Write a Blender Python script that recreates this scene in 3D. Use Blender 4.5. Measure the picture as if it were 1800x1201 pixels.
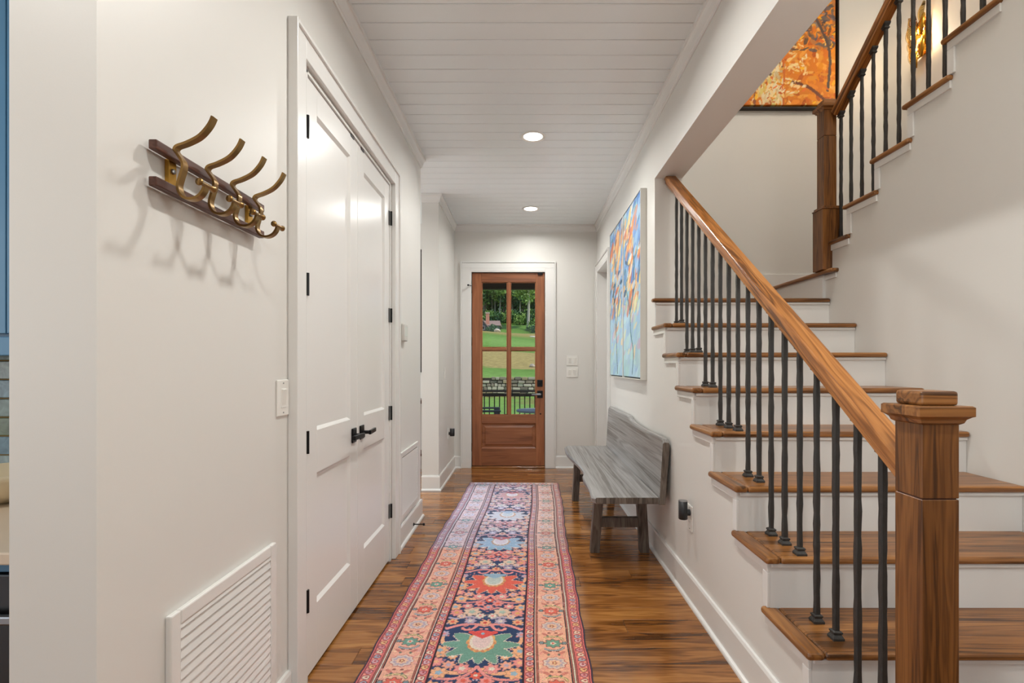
import bpy, math, random
import numpy as np
from mathutils import Vector, Matrix

# ------------------------------------------------------------------ scene reset
for _o in list(bpy.data.objects):
    bpy.data.objects.remove(_o, do_unlink=True)
SC = bpy.context.scene
COL = SC.collection
PI = math.pi
H = 1.23                      # eye height above the hall floor

# ------------------------------------------------------------------ camera
cam_d = bpy.data.cameras.new('camera')
cam = bpy.data.objects.new('camera', cam_d)
COL.objects.link(cam)
cam.location = (0, 0, H)
cam.rotation_euler = (PI / 2, 0, 0)
cam_d.sensor_fit = 'HORIZONTAL'
cam_d.sensor_width = 36.0
cam_d.lens = 18.0
cam_d.shift_x = -22.0 / 1800
cam_d.shift_y = 42.5 / 1800
cam_d.clip_start = 0.02
cam_d.clip_end = 1000
SC.camera = cam

# ------------------------------------------------------------------ world, sun, exposure
vs = SC.view_settings
vs.view_transform = 'Standard'
vs.look = 'None'
vs.gamma = 1.0
vs.use_curve_mapping = False
vs.exposure = 0.10

w = bpy.data.worlds.new('sky'); SC.world = w
w.use_nodes = True
nt = w.node_tree; nt.nodes.clear()
sky = nt.nodes.new('ShaderNodeTexSky')
sky.sky_type = 'NISHITA'
sky.sun_disc = False
sky.sun_elevation = math.radians(52)
sky.sun_rotation = math.radians(120)
bg = nt.nodes.new('ShaderNodeBackground'); bg.inputs['Strength'].default_value = 0.14
wo = nt.nodes.new('ShaderNodeOutputWorld')
nt.links.new(sky.outputs[0], bg.inputs[0]); nt.links.new(bg.outputs[0], wo.inputs[0])


def srgb(r, g, b):
    f = lambda c: (c / 255 / 12.92) if c / 255 <= 0.04045 else ((c / 255 + 0.055) / 1.055) ** 2.4
    return (f(r), f(g), f(b), 1.0)


def light(name, kind, loc, power, color=(1, 1, 1), rot=(0, 0, 0), **kw):
    d = bpy.data.lights.new(name, kind)
    d.energy = power; d.color = color[:3]
    for k, v in kw.items():
        setattr(d, k, v)
    o = bpy.data.objects.new(name, d); COL.objects.link(o)
    o.location = loc; o.rotation_euler = rot
    return o


sun = light('sun', 'SUN', (20, 20, 60), 2.2, (1.0, 0.95, 0.86), angle=math.radians(1.0))
sun.rotation_euler = (math.radians(38), 0, math.radians(62))
# daylight from the side room; the other area lamps are added fill
DAY = (0.95, 0.98, 1.0)
light('fill_great_room', 'AREA', (-0.6, -5.9, 1.55), 8, DAY, (math.radians(90), 0, 0), shape='RECTANGLE', size=5.4, size_y=2.3)  # added soft fill from behind the viewer, set in an unseen opening
light('fill_kitchen_side', 'AREA', (-5.85, -2.8, 1.55), 75, DAY, (math.radians(90), 0, math.radians(-90)), shape='RECTANGLE', size=5.0, size_y=2.2)  # added fill for the right and flight walls, from an unseen opening
light('daylight_side_room', 'AREA', (-3.85, 4.6, 1.5), 60, DAY, (math.radians(90), 0, math.radians(-90)), shape='RECTANGLE', size=2.6, size_y=2.1)
light('fill_upstairs', 'AREA', (2.05, 0.3, 4.4), 18, (1.0, 0.97, 0.93), (math.radians(80), 0, 0), shape='RECTANGLE', size=1.7, size_y=1.6)  # added fill lamp before a solid wall, spills light down the stairs

# ------------------------------------------------------------------ mesh helpers
WL = {}                        # world location of each object's origin (unrotated parents)


class MB:
    def __init__(self):
        self.v = []; self.f = []

    def poly(self, vs_, fs):
        n = len(self.v); self.v += [tuple(p) for p in vs_]; self.f += [[i + n for i in q] for q in fs]
        return self

    def box(self, x0, x1, y0, y1, z0, z1):
        if x0 > x1: x0, x1 = x1, x0
        if y0 > y1: y0, y1 = y1, y0
        if z0 > z1: z0, z1 = z1, z0
        self.poly([(x0, y0, z0), (x1, y0, z0), (x1, y1, z0), (x0, y1, z0), (x0, y0, z1), (x1, y0, z1), (x1, y1, z1), (x0, y1, z1)],
                  [(0, 3, 2, 1), (4, 5, 6, 7), (0, 1, 5, 4), (1, 2, 6, 5), (2, 3, 7, 6), (3, 0, 4, 7)])
        return self

    def hexa(self, bottom, top):
        self.poly(list(bottom) + list(top), [(3, 2, 1, 0), (4, 5, 6, 7), (0, 1, 5, 4), (1, 2, 6, 5), (2, 3, 7, 6), (3, 0, 4, 7)])
        return self

    def prism(self, prof, a0, a1, fn):
        """extrude a 2D profile; fn(p, q, a) -> xyz"""
        n = len(prof)
        vs_ = [fn(p, q, a0) for p, q in prof] + [fn(p, q, a1) for p, q in prof]
        fs = [(i, (i + 1) % n, n + (i + 1) % n, n + i) for i in range(n)]
        fs += [tuple(range(n))[::-1], tuple(range(n, 2 * n))]
        self.poly(vs_, fs); return self

    def tube(self, path, r, n=8, cap=True):
        pts = [Vector(p) for p in path]
        rr = r if isinstance(r, (list, tuple)) else [r] * len(pts)
        rings = []
        up = Vector((0.13, 0.21, 1)).normalized()
        for i, p in enumerate(pts):
            t = (pts[min(i + 1, len(pts) - 1)] - pts[max(i - 1, 0)]).normalized()
            a = t.cross(up)
            if a.length < 1e-3: a = t.cross(Vector((1, 0, 0)))
            a.normalize(); b = a.cross(t).normalized()
            rings.append([p + (a * math.cos(2 * PI * k / n) + b * math.sin(2 * PI * k / n)) * rr[i] for k in range(n)])
        vs_ = [q for rg in rings for q in rg]
        fs = []
        for i in range(len(rings) - 1):
            for k in range(n):
                fs.append((i * n + k, i * n + (k + 1) % n, (i + 1) * n + (k + 1) % n, (i + 1) * n + k))
        if cap:
            fs.append(tuple(range(n))[::-1]); fs.append(tuple((len(rings) - 1) * n + k for k in range(n)))
        self.poly(vs_, fs); return self

    def strap(self, path, w, t, side):
        """flat bar of width w (along vector side) and thickness t swept along path"""
        pts = [Vector(p) for p in path]; s = Vector(side).normalized()
        vs_ = []
        for i, p in enumerate(pts):
            d = (pts[min(i + 1, len(pts) - 1)] - pts[max(i - 1, 0)]).normalized()
            nrm = d.cross(s).normalized()
            for a, b in ((-1, -1), (1, -1), (1, 1), (-1, 1)):
                vs_.append(p + s * (a * w / 2) + nrm * (b * t / 2))
        fs = []
        m = len(pts)
        for i in range(m - 1):
            for k in range(4):
                fs.append((i * 4 + k, i * 4 + (k + 1) % 4, (i + 1) * 4 + (k + 1) % 4, (i + 1) * 4 + k))
        fs.append((3, 2, 1, 0)); fs.append(tuple((m - 1) * 4 + k for k in range(4)))
        self.poly(vs_, fs); return self

    def lathe(self, prof, c, axis='Z', n=24):
        vs_ = []; m = len(prof)
        for k in range(n):
            a = 2 * PI * k / n
            for r, h in prof:
                p = (r * math.cos(a), r * math.sin(a), h)
                if axis == 'X': p = (p[2], p[0], p[1])
                if axis == 'Y': p = (p[0], p[2], p[1])
                vs_.append((c[0] + p[0], c[1] + p[1], c[2] + p[2]))
        fs = []
        for k in range(n):
            k2 = (k + 1) % n
            for i in range(m - 1):
                fs.append((k * m + i, k2 * m + i, k2 * m + i + 1, k * m + i + 1))
        fs.append(tuple(k * m for k in range(n))[::-1]); fs.append(tuple(k * m + m - 1 for k in range(n)))
        self.poly(vs_, fs); return self

    def build(self, name, mat, parent=None, bevel=0, seg=2, smooth=False, loc=None, rot=None, world=True, origin=None):
        """world=True: vertices are world coordinates; loc/rot: vertices are local to that placement"""
        me = bpy.data.meshes.new(name)
        V = np.array(self.v, dtype=float)
        if loc is None:
            if world:
                o0 = np.array(origin if origin is not None else (WL[parent.name] if parent else (0, 0, 0)), dtype=float)
                V = V - o0
            else:
                o0 = np.zeros(3)
        me.from_pydata(V.tolist(), [], self.f)
        me.validate(); me.update()
        import bmesh
        bm = bmesh.new(); bm.from_mesh(me)
        bmesh.ops.recalc_face_normals(bm, faces=bm.faces)
        bm.to_mesh(me); bm.free()
        if smooth:
            for p in me.polygons: p.use_smooth = True
        if mat: me.materials.append(mat)
        return place(name, me, parent, bevel, seg, loc, rot, o0 if loc is None and world else None)


def place(name, me, parent=None, bevel=0, seg=2, loc=None, rot=None, o0=None):
    o = bpy.data.objects.new(name, me); COL.objects.link(o)
    pw = WL.get(parent.name, (0, 0, 0)) if parent else (0, 0, 0)
    if parent: o.parent = parent
    if loc is not None:
        o.location = [loc[i] - pw[i] for i in range(3)]
        WL[o.name] = tuple(loc)
    elif o0 is not None:
        o.location = [float(o0[i]) - pw[i] for i in range(3)]
        WL[o.name] = tuple(float(c) for c in o0)
    else:
        WL[o.name] = tuple(pw)
    if rot: o.rotation_euler = rot
    if bevel:
        b = o.modifiers.new('bevel', 'BEVEL'); b.width = bevel; b.segments = seg; b.limit_method = 'ANGLE'; b.angle_limit = math.radians(40)
        b.harden_normals = False
    return o


def tag(o, label=None, cat=None, group=None, kind=None):
    if label: o['label'] = label
    if cat: o['category'] = cat
    if group: o['group'] = group
    if kind: o['kind'] = kind
    return o


def thing(name, label, cat, loc, group=None, kind=None, rotz=0):
    o = bpy.data.objects.new(name, None); COL.objects.link(o)
    o.location = loc; o.rotation_euler = (0, 0, rotz); o.empty_display_size = 0.1
    WL[o.name] = tuple(loc)
    return tag(o, label, cat, group, kind)


def group_root(name, loc, label=None):
    return thing(name, label, None, loc, kind='structure')


def struct(name, mb, mat, parent=None, **kw):
    o = mb.build(name, mat, parent, **kw)
    if not parent: o['kind'] = 'structure'
    return o


# ------------------------------------------------------------------ materials
def new_mat(name):
    m = bpy.data.materials.new(name); m.use_nodes = True
    n = m.node_tree; n.nodes.clear()
    out = n.nodes.new('ShaderNodeOutputMaterial'); b = n.nodes.new('ShaderNodeBsdfPrincipled')
    n.links.new(b.outputs[0], out.inputs[0])
    return m, n, b


def N(n, t, **kw):
    x = n.nodes.new(t)
    for k, v in kw.items():
        if k in x.inputs: x.inputs[k].default_value = v
        else: setattr(x, k, v)
    return x


def paint(name, c, rough=0.5, bump=0.05, scale=220, var=0.03, metal=0.0, spec=0.5, coat=0.0):
    m, n, b = new_mat(name)
    tc = N(n, 'ShaderNodeTexCoord')
    no = N(n, 'ShaderNodeTexNoise', Scale=scale, Detail=3.0); n.links.new(tc.outputs['Object'], no.inputs['Vector'])
    lo = N(n, 'ShaderNodeTexNoise', Scale=1.7, Detail=2.0); n.links.new(tc.outputs['Object'], lo.inputs['Vector'])
    mx = N(n, 'ShaderNodeMix', data_type='RGBA')
    mx.inputs[6].default_value = [x * (1 - var) for x in c[:3]] + [1]; mx.inputs[7].default_value = [min(1, x * (1 + var)) for x in c[:3]] + [1]
    n.links.new(lo.outputs[0], mx.inputs[0]); n.links.new(mx.outputs[2], b.inputs['Base Color'])
    b.inputs['Roughness'].default_value = rough; b.inputs['Metallic'].default_value = metal
    b.inputs['Specular IOR Level'].default_value = spec
    b.inputs['Coat Weight'].default_value = coat
    if bump:
        bp = N(n, 'ShaderNodeBump', Strength=bump, Distance=0.002)
        n.links.new(no.outputs[0], bp.inputs['Height']); n.links.new(bp.outputs[0], b.inputs['Normal'])
    return m


def wood(name, cols, axis=1, rough=0.35, along=1.0, across=13.0, bump=0.12, rand=True, ring=0.5, tone=0.0, coat=0.0, spec=0.5):
    """grain runs along local axis; cols = dark, mid, light"""
    m, n, b = new_mat(name)
    tc = N(n, 'ShaderNodeTexCoord'); oi = N(n, 'ShaderNodeObjectInfo')
    sc = [across] * 3; sc[axis] = along
    ofs = N(n, 'ShaderNodeVectorMath', operation='MULTIPLY_ADD')
    cmb = N(n, 'ShaderNodeCombineXYZ')
    if rand:
        mul = N(n, 'ShaderNodeMath', operation='MULTIPLY'); mul.inputs[1].default_value = 37.0
        n.links.new(oi.outputs['Random'], mul.inputs[0])
        for i in range(3): n.links.new(mul.outputs[0], cmb.inputs[i])
    ofs.inputs[1].default_value = (1, 1, 1)
    n.links.new(tc.outputs['Object'], ofs.inputs[0]); n.links.new(cmb.outputs[0], ofs.inputs[2])
    mp = N(n, 'ShaderNodeMapping'); mp.inputs['Scale'].default_value = sc
    n.links.new(ofs.outputs[0], mp.inputs['Vector'])
    n1 = N(n, 'ShaderNodeTexNoise', Scale=1.0, Detail=3.0, Roughness=0.5, Distortion=0.3); n.links.new(mp.outputs[0], n1.inputs['Vector'])
    mp2 = N(n, 'ShaderNodeMapping'); s2 = [95.0] * 3; s2[axis] = 3.5; mp2.inputs['Scale'].default_value = s2
    n.links.new(ofs.outputs[0], mp2.inputs['Vector'])
    n2 = N(n, 'ShaderNodeTexNoise', Scale=1.0, Detail=3.0); n.links.new(mp2.outputs[0], n2.inputs['Vector'])
    # cathedral rings: distance field of the slow noise
    mr = N(n, 'ShaderNodeMath', operation='MULTIPLY'); mr.inputs[1].default_value = 44.0; n.links.new(n1.outputs[0], mr.inputs[0])
    sn = N(n, 'ShaderNodeMath', operation='SINE'); n.links.new(mr.outputs[0], sn.inputs[0])
    a1 = N(n, 'ShaderNodeMath', operation='MULTIPLY_ADD'); a1.inputs[1].default_value = 0.16 * ring; n.links.new(sn.outputs[0], a1.inputs[0]); n.links.new(n1.outputs[0], a1.inputs[2])
    a2 = N(n, 'ShaderNodeMath', operation='MULTIPLY_ADD'); a2.inputs[1].default_value = 0.35; n.links.new(n2.outputs[0], a2.inputs[0]); n.links.new(a1.outputs[0], a2.inputs[2])
    last = a2
    if tone:
        a3 = N(n, 'ShaderNodeMath', operation='MULTIPLY_ADD'); a3.inputs[1].default_value = tone; n.links.new(oi.outputs['Random'], a3.inputs[0]); n.links.new(a2.outputs[0], a3.inputs[2])
        a4 = N(n, 'ShaderNodeMath', operation='SUBTRACT'); a4.inputs[1].default_value = tone / 2; n.links.new(a3.outputs[0], a4.inputs[0]); last = a4
    cr = N(n, 'ShaderNodeValToRGB'); e = cr.color_ramp.elements
    e[0].position = 0.40; e[0].color = cols[0]; e[1].position = 0.98; e[1].color = cols[2]
    k = cr.color_ramp.elements.new(0.66); k.color = cols[1]
    n.links.new(last.outputs[0], cr.inputs[0]); n.links.new(cr.outputs[0], b.inputs['Base Color'])
    b.inputs['Roughness'].default_value = rough; b.inputs['Coat Weight'].default_value = coat; b.inputs['Coat Roughness'].default_value = 0.12
    b.inputs['Specular IOR Level'].default_value = spec
    bp = N(n, 'ShaderNodeBump', Strength=bump, Distance=0.003); n.links.new(a2.outputs[0], bp.inputs['Height']); n.links.new(bp.outputs[0], b.inputs['Normal'])
    return m


def emis(name, c, s):
    m = bpy.data.materials.new(name); m.use_nodes = True
    n = m.node_tree; n.nodes.clear()
    out = n.nodes.new('ShaderNodeOutputMaterial'); e = N(n, 'ShaderNodeEmission', Strength=s); e.inputs[0].default_value = c
    n.links.new(e.outputs[0], out.inputs[0]); return m


def thin_glass(name, tint=(1, 1, 1, 1), rough=0.0):
    m = bpy.data.materials.new(name); m.use_nodes = True
    n = m.node_tree; n.nodes.clear()
    out = n.nodes.new('ShaderNodeOutputMaterial')
    t = N(n, 'ShaderNodeBsdfTransparent'); t.inputs[0].default_value = tint
    g = N(n, 'ShaderNodeBsdfGlossy', Roughness=rough)
    fr = N(n, 'ShaderNodeFresnel', IOR=1.3); mx = N(n, 'ShaderNodeMixShader')
    n.links.new(fr.outputs[0], mx.inputs[0]); n.links.new(t.outputs[0], mx.inputs[1]); n.links.new(g.outputs[0], mx.inputs[2]); n.links.new(mx.outputs[0], out.inputs[0])
    return m


def attr_mat(name, rough=0.8, bump=0.0, bscale=400, spec=0.3, sheen=0.0):
    m, n, b = new_mat(name)
    a = N(n, 'ShaderNodeAttribute', attribute_name='Col'); n.links.new(a.outputs['Color'], b.inputs['Base Color'])
    b.inputs['Roughness'].default_value = rough; b.inputs['Specular IOR Level'].default_value = spec
    b.inputs['Sheen Weight'].default_value = sheen
    if bump:
        tc = N(n, 'ShaderNodeTexCoord'); no = N(n, 'ShaderNodeTexNoise', Scale=bscale, Detail=2.0); n.links.new(tc.outputs['Object'], no.inputs['Vector'])
        bp = N(n, 'ShaderNodeBump', Strength=bump, Distance=0.004); n.links.new(no.outputs[0], bp.inputs['Height']); n.links.new(bp.outputs[0], b.inputs['Normal'])
    return m


M = {}
M['wall'] = paint('wall_paint', srgb(226, 224, 219), 0.42, 0.04, 260, 0.012)
M['trim'] = paint('trim_paint', srgb(232, 231, 228), 0.24, 0.015, 60, 0.008)
M['ceil'] = paint('ceiling_paint', srgb(238, 243, 244), 0.24, 0.015, 60, 0.010)
M['white_plastic'] = paint('white_plastic', srgb(236, 234, 228), 0.3, 0, 10, 0.0)
M['slot'] = paint('dark_slot', srgb(60, 58, 56), 0.6, 0, 10, 0.0)
M['black_metal'] = paint('black_metal', srgb(26, 26, 27), 0.32, 0.03, 300, 0.05, metal=0.6)
M['iron'] = paint('hammered_iron', srgb(58, 56, 54), 0.48, 1.0, 75, 0.18, metal=0.25)
M['brass'] = paint('aged_brass', srgb(150, 118, 72), 0.30, 0.02, 120, 0.10, metal=1.0)
M['brass_bright'] = paint('bright_brass', srgb(196, 152, 70), 0.32, 0.02, 120, 0.06, metal=1.0)
M['steel'] = paint('brushed_steel', srgb(150, 152, 155), 0.32, 0.02, 200, 0.05, metal=1.0)
M['floor_wood'] = wood('oak_floor', (srgb(78, 45, 18), srgb(140, 88, 40), srgb(182, 126, 66)), axis=0, rough=0.18, along=1.6, across=15, bump=0.04, ring=0.6, tone=0.26, coat=0.25)
M['tread_wood'] = wood('oak_tread', (srgb(78, 48, 22), srgb(134, 86, 42), srgb(166, 114, 62)), axis=0, rough=0.30, along=0.9, across=20, bump=0.08, ring=0.9, tone=0.08)
M['tread_wood_y'] = wood('oak_nosing', (srgb(78, 48, 22), srgb(134, 86, 42), srgb(166, 114, 62)), axis=1, rough=0.28, along=1.0, across=14, bump=0.08, ring=0.9, tone=0.08)
M['post_wood'] = wood('oak_post', (srgb(76, 44, 16), srgb(114, 70, 30), srgb(136, 88, 42)), axis=2, rough=0.36, along=1.6, across=30, bump=0.10, ring=1.0, tone=0.05)
M['rail_wood'] = wood('oak_rail', (srgb(100, 58, 24), srgb(164, 104, 50), srgb(190, 130, 72)), axis=1, rough=0.30, along=1.2, across=24, bump=0.08, ring=1.0, tone=0.04)
M['door_wood'] = wood('mahogany_door', (srgb(116, 66, 38), srgb(156, 96, 60), srgb(184, 120, 80)), axis=2, rough=0.34, along=1.0, across=12, bump=0.05, ring=0.25, tone=0.05)
M['door_wood_x'] = wood('mahogany_rail', (srgb(106, 60, 36), srgb(146, 90, 56), srgb(172, 112, 74)), axis=0, rough=0.34, along=1.0, across=12, bump=0.05, ring=0.25, tone=0.05)
M['walnut'] = wood('walnut_bar', (srgb(46, 26, 20), srgb(82, 50, 40), srgb(112, 74, 60)), axis=1, rough=0.38, along=2.0, across=28, bump=0.06, ring=0.4)
M['bench'] = wood('weathered_bench', (srgb(104, 99, 94), srgb(138, 135, 132), srgb(164, 163, 162)), axis=1, rough=0.36, along=0.4, across=17, bump=0.25, ring=0.8, tone=0.0)
M['bench_leg'] = wood('weathered_leg', (srgb(54, 46, 40), srgb(98, 86, 76), srgb(128, 118, 108)), axis=2, rough=0.5, along=2.0, across=20, bump=0.2, ring=0.6)
M['lamp_white'] = emis('lamp_lens', (1.0, 0.93, 0.84, 1), 9.0)

# ================================================================== ROOM SHELL
XL, XR = -0.845, 0.870          # hall wall faces
XLB, XRB = -1.0175, 1.052       # their back faces
YF = 6.15                       # far wall
ZC = 2.92                       # hall ceiling
RISE = 0.1862
YB = 4.40                       # stairwell back wall
XS = 2.02                       # wall below the upper flight
XE = 3.08                       # stairwell outer wall
ZT = 5.70                       # stairwell ceiling
rng = random.Random(4)

# --- floor: slab plus each plank of the hall
floor = struct('floor', MB().box(-6, 4.2, -6.2, 0.62, -0.15, 0.0).box(-4.1, 4.2, 0.62, 6.6, -0.15, -0.014), M['floor_wood'])
PW = 0.124
y = 0.62
row = 0
while y < YF - 0.01:
    x0 = -1.02 if not (4.10 < y < 5.08) else -2.6
    if y < 1.0: x0 = -2.6
    x = x0 + 0.0
    xe = XR + 0.01 if y > 1.05 else 2.4
    cut = rng.uniform(0.25, 1.5)
    while x < xe - 0.01:
        x2 = min(x + cut, xe)
        if xe - x2 < 0.25: x2 = xe
        cx, cy = (x + x2) / 2, y + PW / 2
        ye = min(y + PW, YF)
        MB().box(x + 0.0005, x2 - 0.0005, y + 0.0006, ye - 0.0006, -0.014, 0.0).build('plank', M['floor_wood'], floor, bevel=0.0012, seg=1, origin=(cx, cy, 0))
        x = x2; cut = rng.uniform(0.8, 1.7)
    y += PW; row += 1

# --- ceiling: each tongue and groove board
ceiling = struct('ceiling', MB().box(-4.1, XRB, -6.2, 6.6, ZC + 0.012, ZC + 0.25).box(-6, -4.1, -6.2, 2.2, ZC + 0.012, ZC + 0.25).box(XRB, 4.2, -6.2, 0.25, ZC + 0.012, ZC + 0.25), M['ceil'])
y = 2.393 - 0.1315 * 18
while y < YF:
    ye = min(y + 0.1315, YF)
    x0 = XL if not (4.16 - 0.13 < y < 5.04) else -2.6
    if y < 1.011: x0 = -2.6
    MB().box(x0, XR if y > 0.2 else 1.05, y + 0.0022, ye - 0.0022, ZC, ZC + 0.0125).build('ceiling_board', M['ceil'], ceiling, bevel=0.0022, seg=1)
    y += 0.1315

# --- walls
struct('wall_left', MB().box(XLB, XL, 1.011, 1.975, 0, ZC + 0.02).box(XLB, XL, 3.225, 4.16, 0, ZC + 0.02).box(XLB, XL, 1.975, 3.225, 2.375, ZC + 0.02), M['wall'])
struct('wall_left_far', MB().box(-1.013, XL, 5.04, YF, 0, ZC + 0.02), M['wall'])
DX0, DX1, DZ = -0.636, 0.246, 2.352     # front door opening
struct('wall_far', MB().box(-4.1, DX0, YF, YF + 0.16, -0.1, ZC + 0.2).box(DX1, 1.2, YF, YF + 0.16, -0.1, ZC + 0.2).box(DX0, DX1, YF, YF + 0.16, DZ, ZC + 0.2), M['wall'])
OY0, OY1, OZ = 5.28, 6.03, 2.335        # side doorway in the right wall
struct('wall_right', MB().box(XR, XRB, 3.419, OY0, 0, ZT).box(XR, XRB, OY1, YF, 0, ZT).box(XR, XRB, OY0, OY1, OZ, ZT)
       .box(XR, XRB, 0.25, 3.419, 2.481, ZT), M['wall'])
struct('wall_stair_back', MB().box(XRB, XE + 0.15, YB, YB + 0.12, 0, ZT), M['wall'])
struct('wall_stair_outer', MB().box(XE, XE + 0.15, -0.2, YB, 0, ZT), M['wall'])
struct('wall_stair_front', MB().box(XR, XE + 0.15, 0.10, 0.25, ZC, ZT), M['wall'])
struct('ceiling_stairwell', MB().box(XR, XE + 0.15, 0.10, YB + 0.12, ZT, ZT + 0.1), M['ceil'])
# rooms the hall opens to
struct('wall_side_room', MB().box(-4.1, -3.95, 1.95, 3.3, 0, ZC + 0.02).box(-4.1, -3.95, 5.9, 6.3, 0, ZC + 0.02).box(-4.1, -3.95, 3.3, 5.9, 0, 0.45).box(-4.1, -3.95, 3.3, 5.9, 2.55, ZC + 0.02), M['wall'])
struct('wall_great_room', MB().box(-6, -3.3, -6.2, -6.0, 0, ZC + 0.02).box(2.1, 4.2, -6.2, -6.0, 0, ZC + 0.02).box(-3.3, 2.1, -6.2, -6.0, 0, 0.4).box(-3.3, 2.1, -6.2, -6.0, 2.7, ZC + 0.02)
       .box(-6.15, -6, -6.2, -5.3, 0, ZC + 0.02).box(-6.15, -6, -0.3, 2.2, 0, ZC + 0.02).box(-6.15, -6, -5.3, -0.3, 0, 0.4).box(-6.15, -6, -5.3, -0.3, 2.7, ZC + 0.02).box(4.05, 4.2, -6.2, 0.25, 0, ZC + 0.02), M['wall'])
struct('wall_stair_near', MB().box(XE, 4.2, -0.2, 0.25, 0, ZC + 0.02), M['wall'])

# --- crown mouldings
CP = [(0, -0.085), (0.007, -0.085), (0.009, -0.073), (0.013, -0.070), (0.020, -0.040), (0.026, -0.026), (0.030, -0.022), (0.036, -0.020), (0.036, 0.0), (0, 0.0)]


def crown_y(x, s, y0, y1, m0=0, m1=0):
    # m0/m1: mitre direction at the ends (+1 inner corner, -1 outer corner)
    mb = MB(); n = len(CP)
    vs_ = [(x + s * p, y0 + m0 * p, ZC + q) for p, q in CP] + [(x + s * p, y1 - m1 * p, ZC + q) for p, q in CP]
    mb.poly(vs_, [(i, (i + 1) % n, n + (i + 1) % n, n + i) for i in range(n)] + [tuple(range(n)), tuple(range(n, 2 * n))])
    return mb


def crown_x(yv, s, x0, x1, m0=0, m1=0):
    mb = MB(); n = len(CP)
    vs_ = [(x0 + m0 * p, yv + s * p, ZC + q) for p, q in CP] + [(x1 - m1 * p, yv + s * p, ZC + q) for p, q in CP]
    mb.poly(vs_, [(i, (i + 1) % n, n + (i + 1) % n, n + i) for i in range(n)] + [tuple(range(n)), tuple(range(n, 2 * n))])
    return mb


struct('trim_1', crown_y(XL, 1, 1.011, 4.16, -1, -1), M['trim'])
struct('trim_2', crown_x(4.16, 1, XLB, XL, 0, -1), M['trim'])
struct('trim_3', crown_x(5.04, -1, -1.013, XL, 0, -1), M['trim'])
struct('trim_4', crown_y(XL, 1, 5.04, YF, -1, 1), M['trim'])
struct('trim_5', crown_x(YF, -1, XL, XR, 1, 1), M['trim'])
struct('trim_6', crown_y(XR, -1, 0.25, YF, 0, 1), M['trim'])

# --- baseboards: board with bevelled top, quarter-round shoe
BP = [(0, 0), (0.028, 0.0), (0.0275, 0.008), (0.024, 0.015), (0.016, 0.019), (0.0145, 0.021), (0.0145, 0.134), (0.010, 0.146), (0, 0.146)]


def base_y(x, s, y0, y1, m0=0, m1=0):
    mb = MB(); n = len(BP)
    vs_ = [(x + s * p, y0 + m0 * p, q) for p, q in BP] + [(x + s * p, y1 - m1 * p, q) for p, q in BP]
    return mb.poly(vs_, [(i, (i + 1) % n, n + (i + 1) % n, n + i) for i in range(n)] + [tuple(range(n)), tuple(range(n, 2 * n))])


def base_x(yv, s, x0, x1, m0=0, m1=0):
    mb = MB(); n = len(BP)
    vs_ = [(x0 + m0 * p, yv + s * p, q) for p, q in BP] + [(x1 - m1 * p, yv + s * p, q) for p, q in BP]
    return mb.poly(vs_, [(i, (i + 1) % n, n + (i + 1) % n, n + i) for i in range(n)] + [tuple(range(n)), tuple(range(n, 2 * n))])


struct('baseboard_left', base_y(XL, 1, 3.345, 4.16, 0, -1), M['trim'])
struct('baseboard_left_near', base_y(XL, 1, 1.011, 1.20, -1, 0).poly(*(lambda m: (m.v, m.f))(base_y(XL, 1, 1.722, 1.836))), M['trim'])
struct('baseboard_left_far', base_y(XL, 1, 5.04, YF, -1, 1), M['trim'])
struct('baseboard_pillar', base_x(5.04, -1, -1.013, XL, 0, -1), M['trim'])
struct('baseboard_far_left', base_x(YF, -1, XL, -0.765, 1, 0), M['trim'])
struct('baseboard_far_right', base_x(YF, -1, 0.36, XR, 0, 1), M['trim'])
struct('baseboard_right', base_y(XR, -1, 1.255, 5.18), M['trim'])
struct('baseboard_stair', MB().box(1.052, XE, YB - 0.016, YB, 9 * RISE, 10 * RISE + 0.152), M['trim'], bevel=0.003)

# --- casings
CT = 0.026


def casing_left():
    r = group_root('trim_7', (XL, 1.836, 0), None)
    x0, x1 = XL, XL + CT
    MB().box(x0, x1, 1.836, 1.925, 0, 2.47).build('casing_leg', M['trim'], r, bevel=0.003)
    MB().box(x0, x1, 3.255, 3.345, 0, 2.47).build('casing_leg', M['trim'], r, bevel=0.003)
    MB().box(x0, x1 - 0.0006, 1.925, 3.255, 2.385, 2.4697).build('casing_head', M['trim'], r, bevel=0.003)
    MB().box(x0, x1 + 0.010, 1.826, 1.842, 0, 2.48).box(x0, x1 + 0.010, 3.339, 3.355, 0, 2.48).box(x0, x1 + 0.010, 1.842, 3.339, 2.464, 2.48).build('back_band', M['trim'], r, bevel=0.003)
    MB().box(XLB, XL + 0.004, 1.975, 1.987, 0, 2.375).box(XLB, XL + 0.004, 3.213, 3.225, 0, 2.375).box(XLB, XL + 0.004, 1.925, 1.987, 2.366, 2.385).box(XLB, XL + 0.004, 1.987, 3.225, 2.364, 2.375).build('jamb', M['trim'], r)


casing_left()


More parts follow.
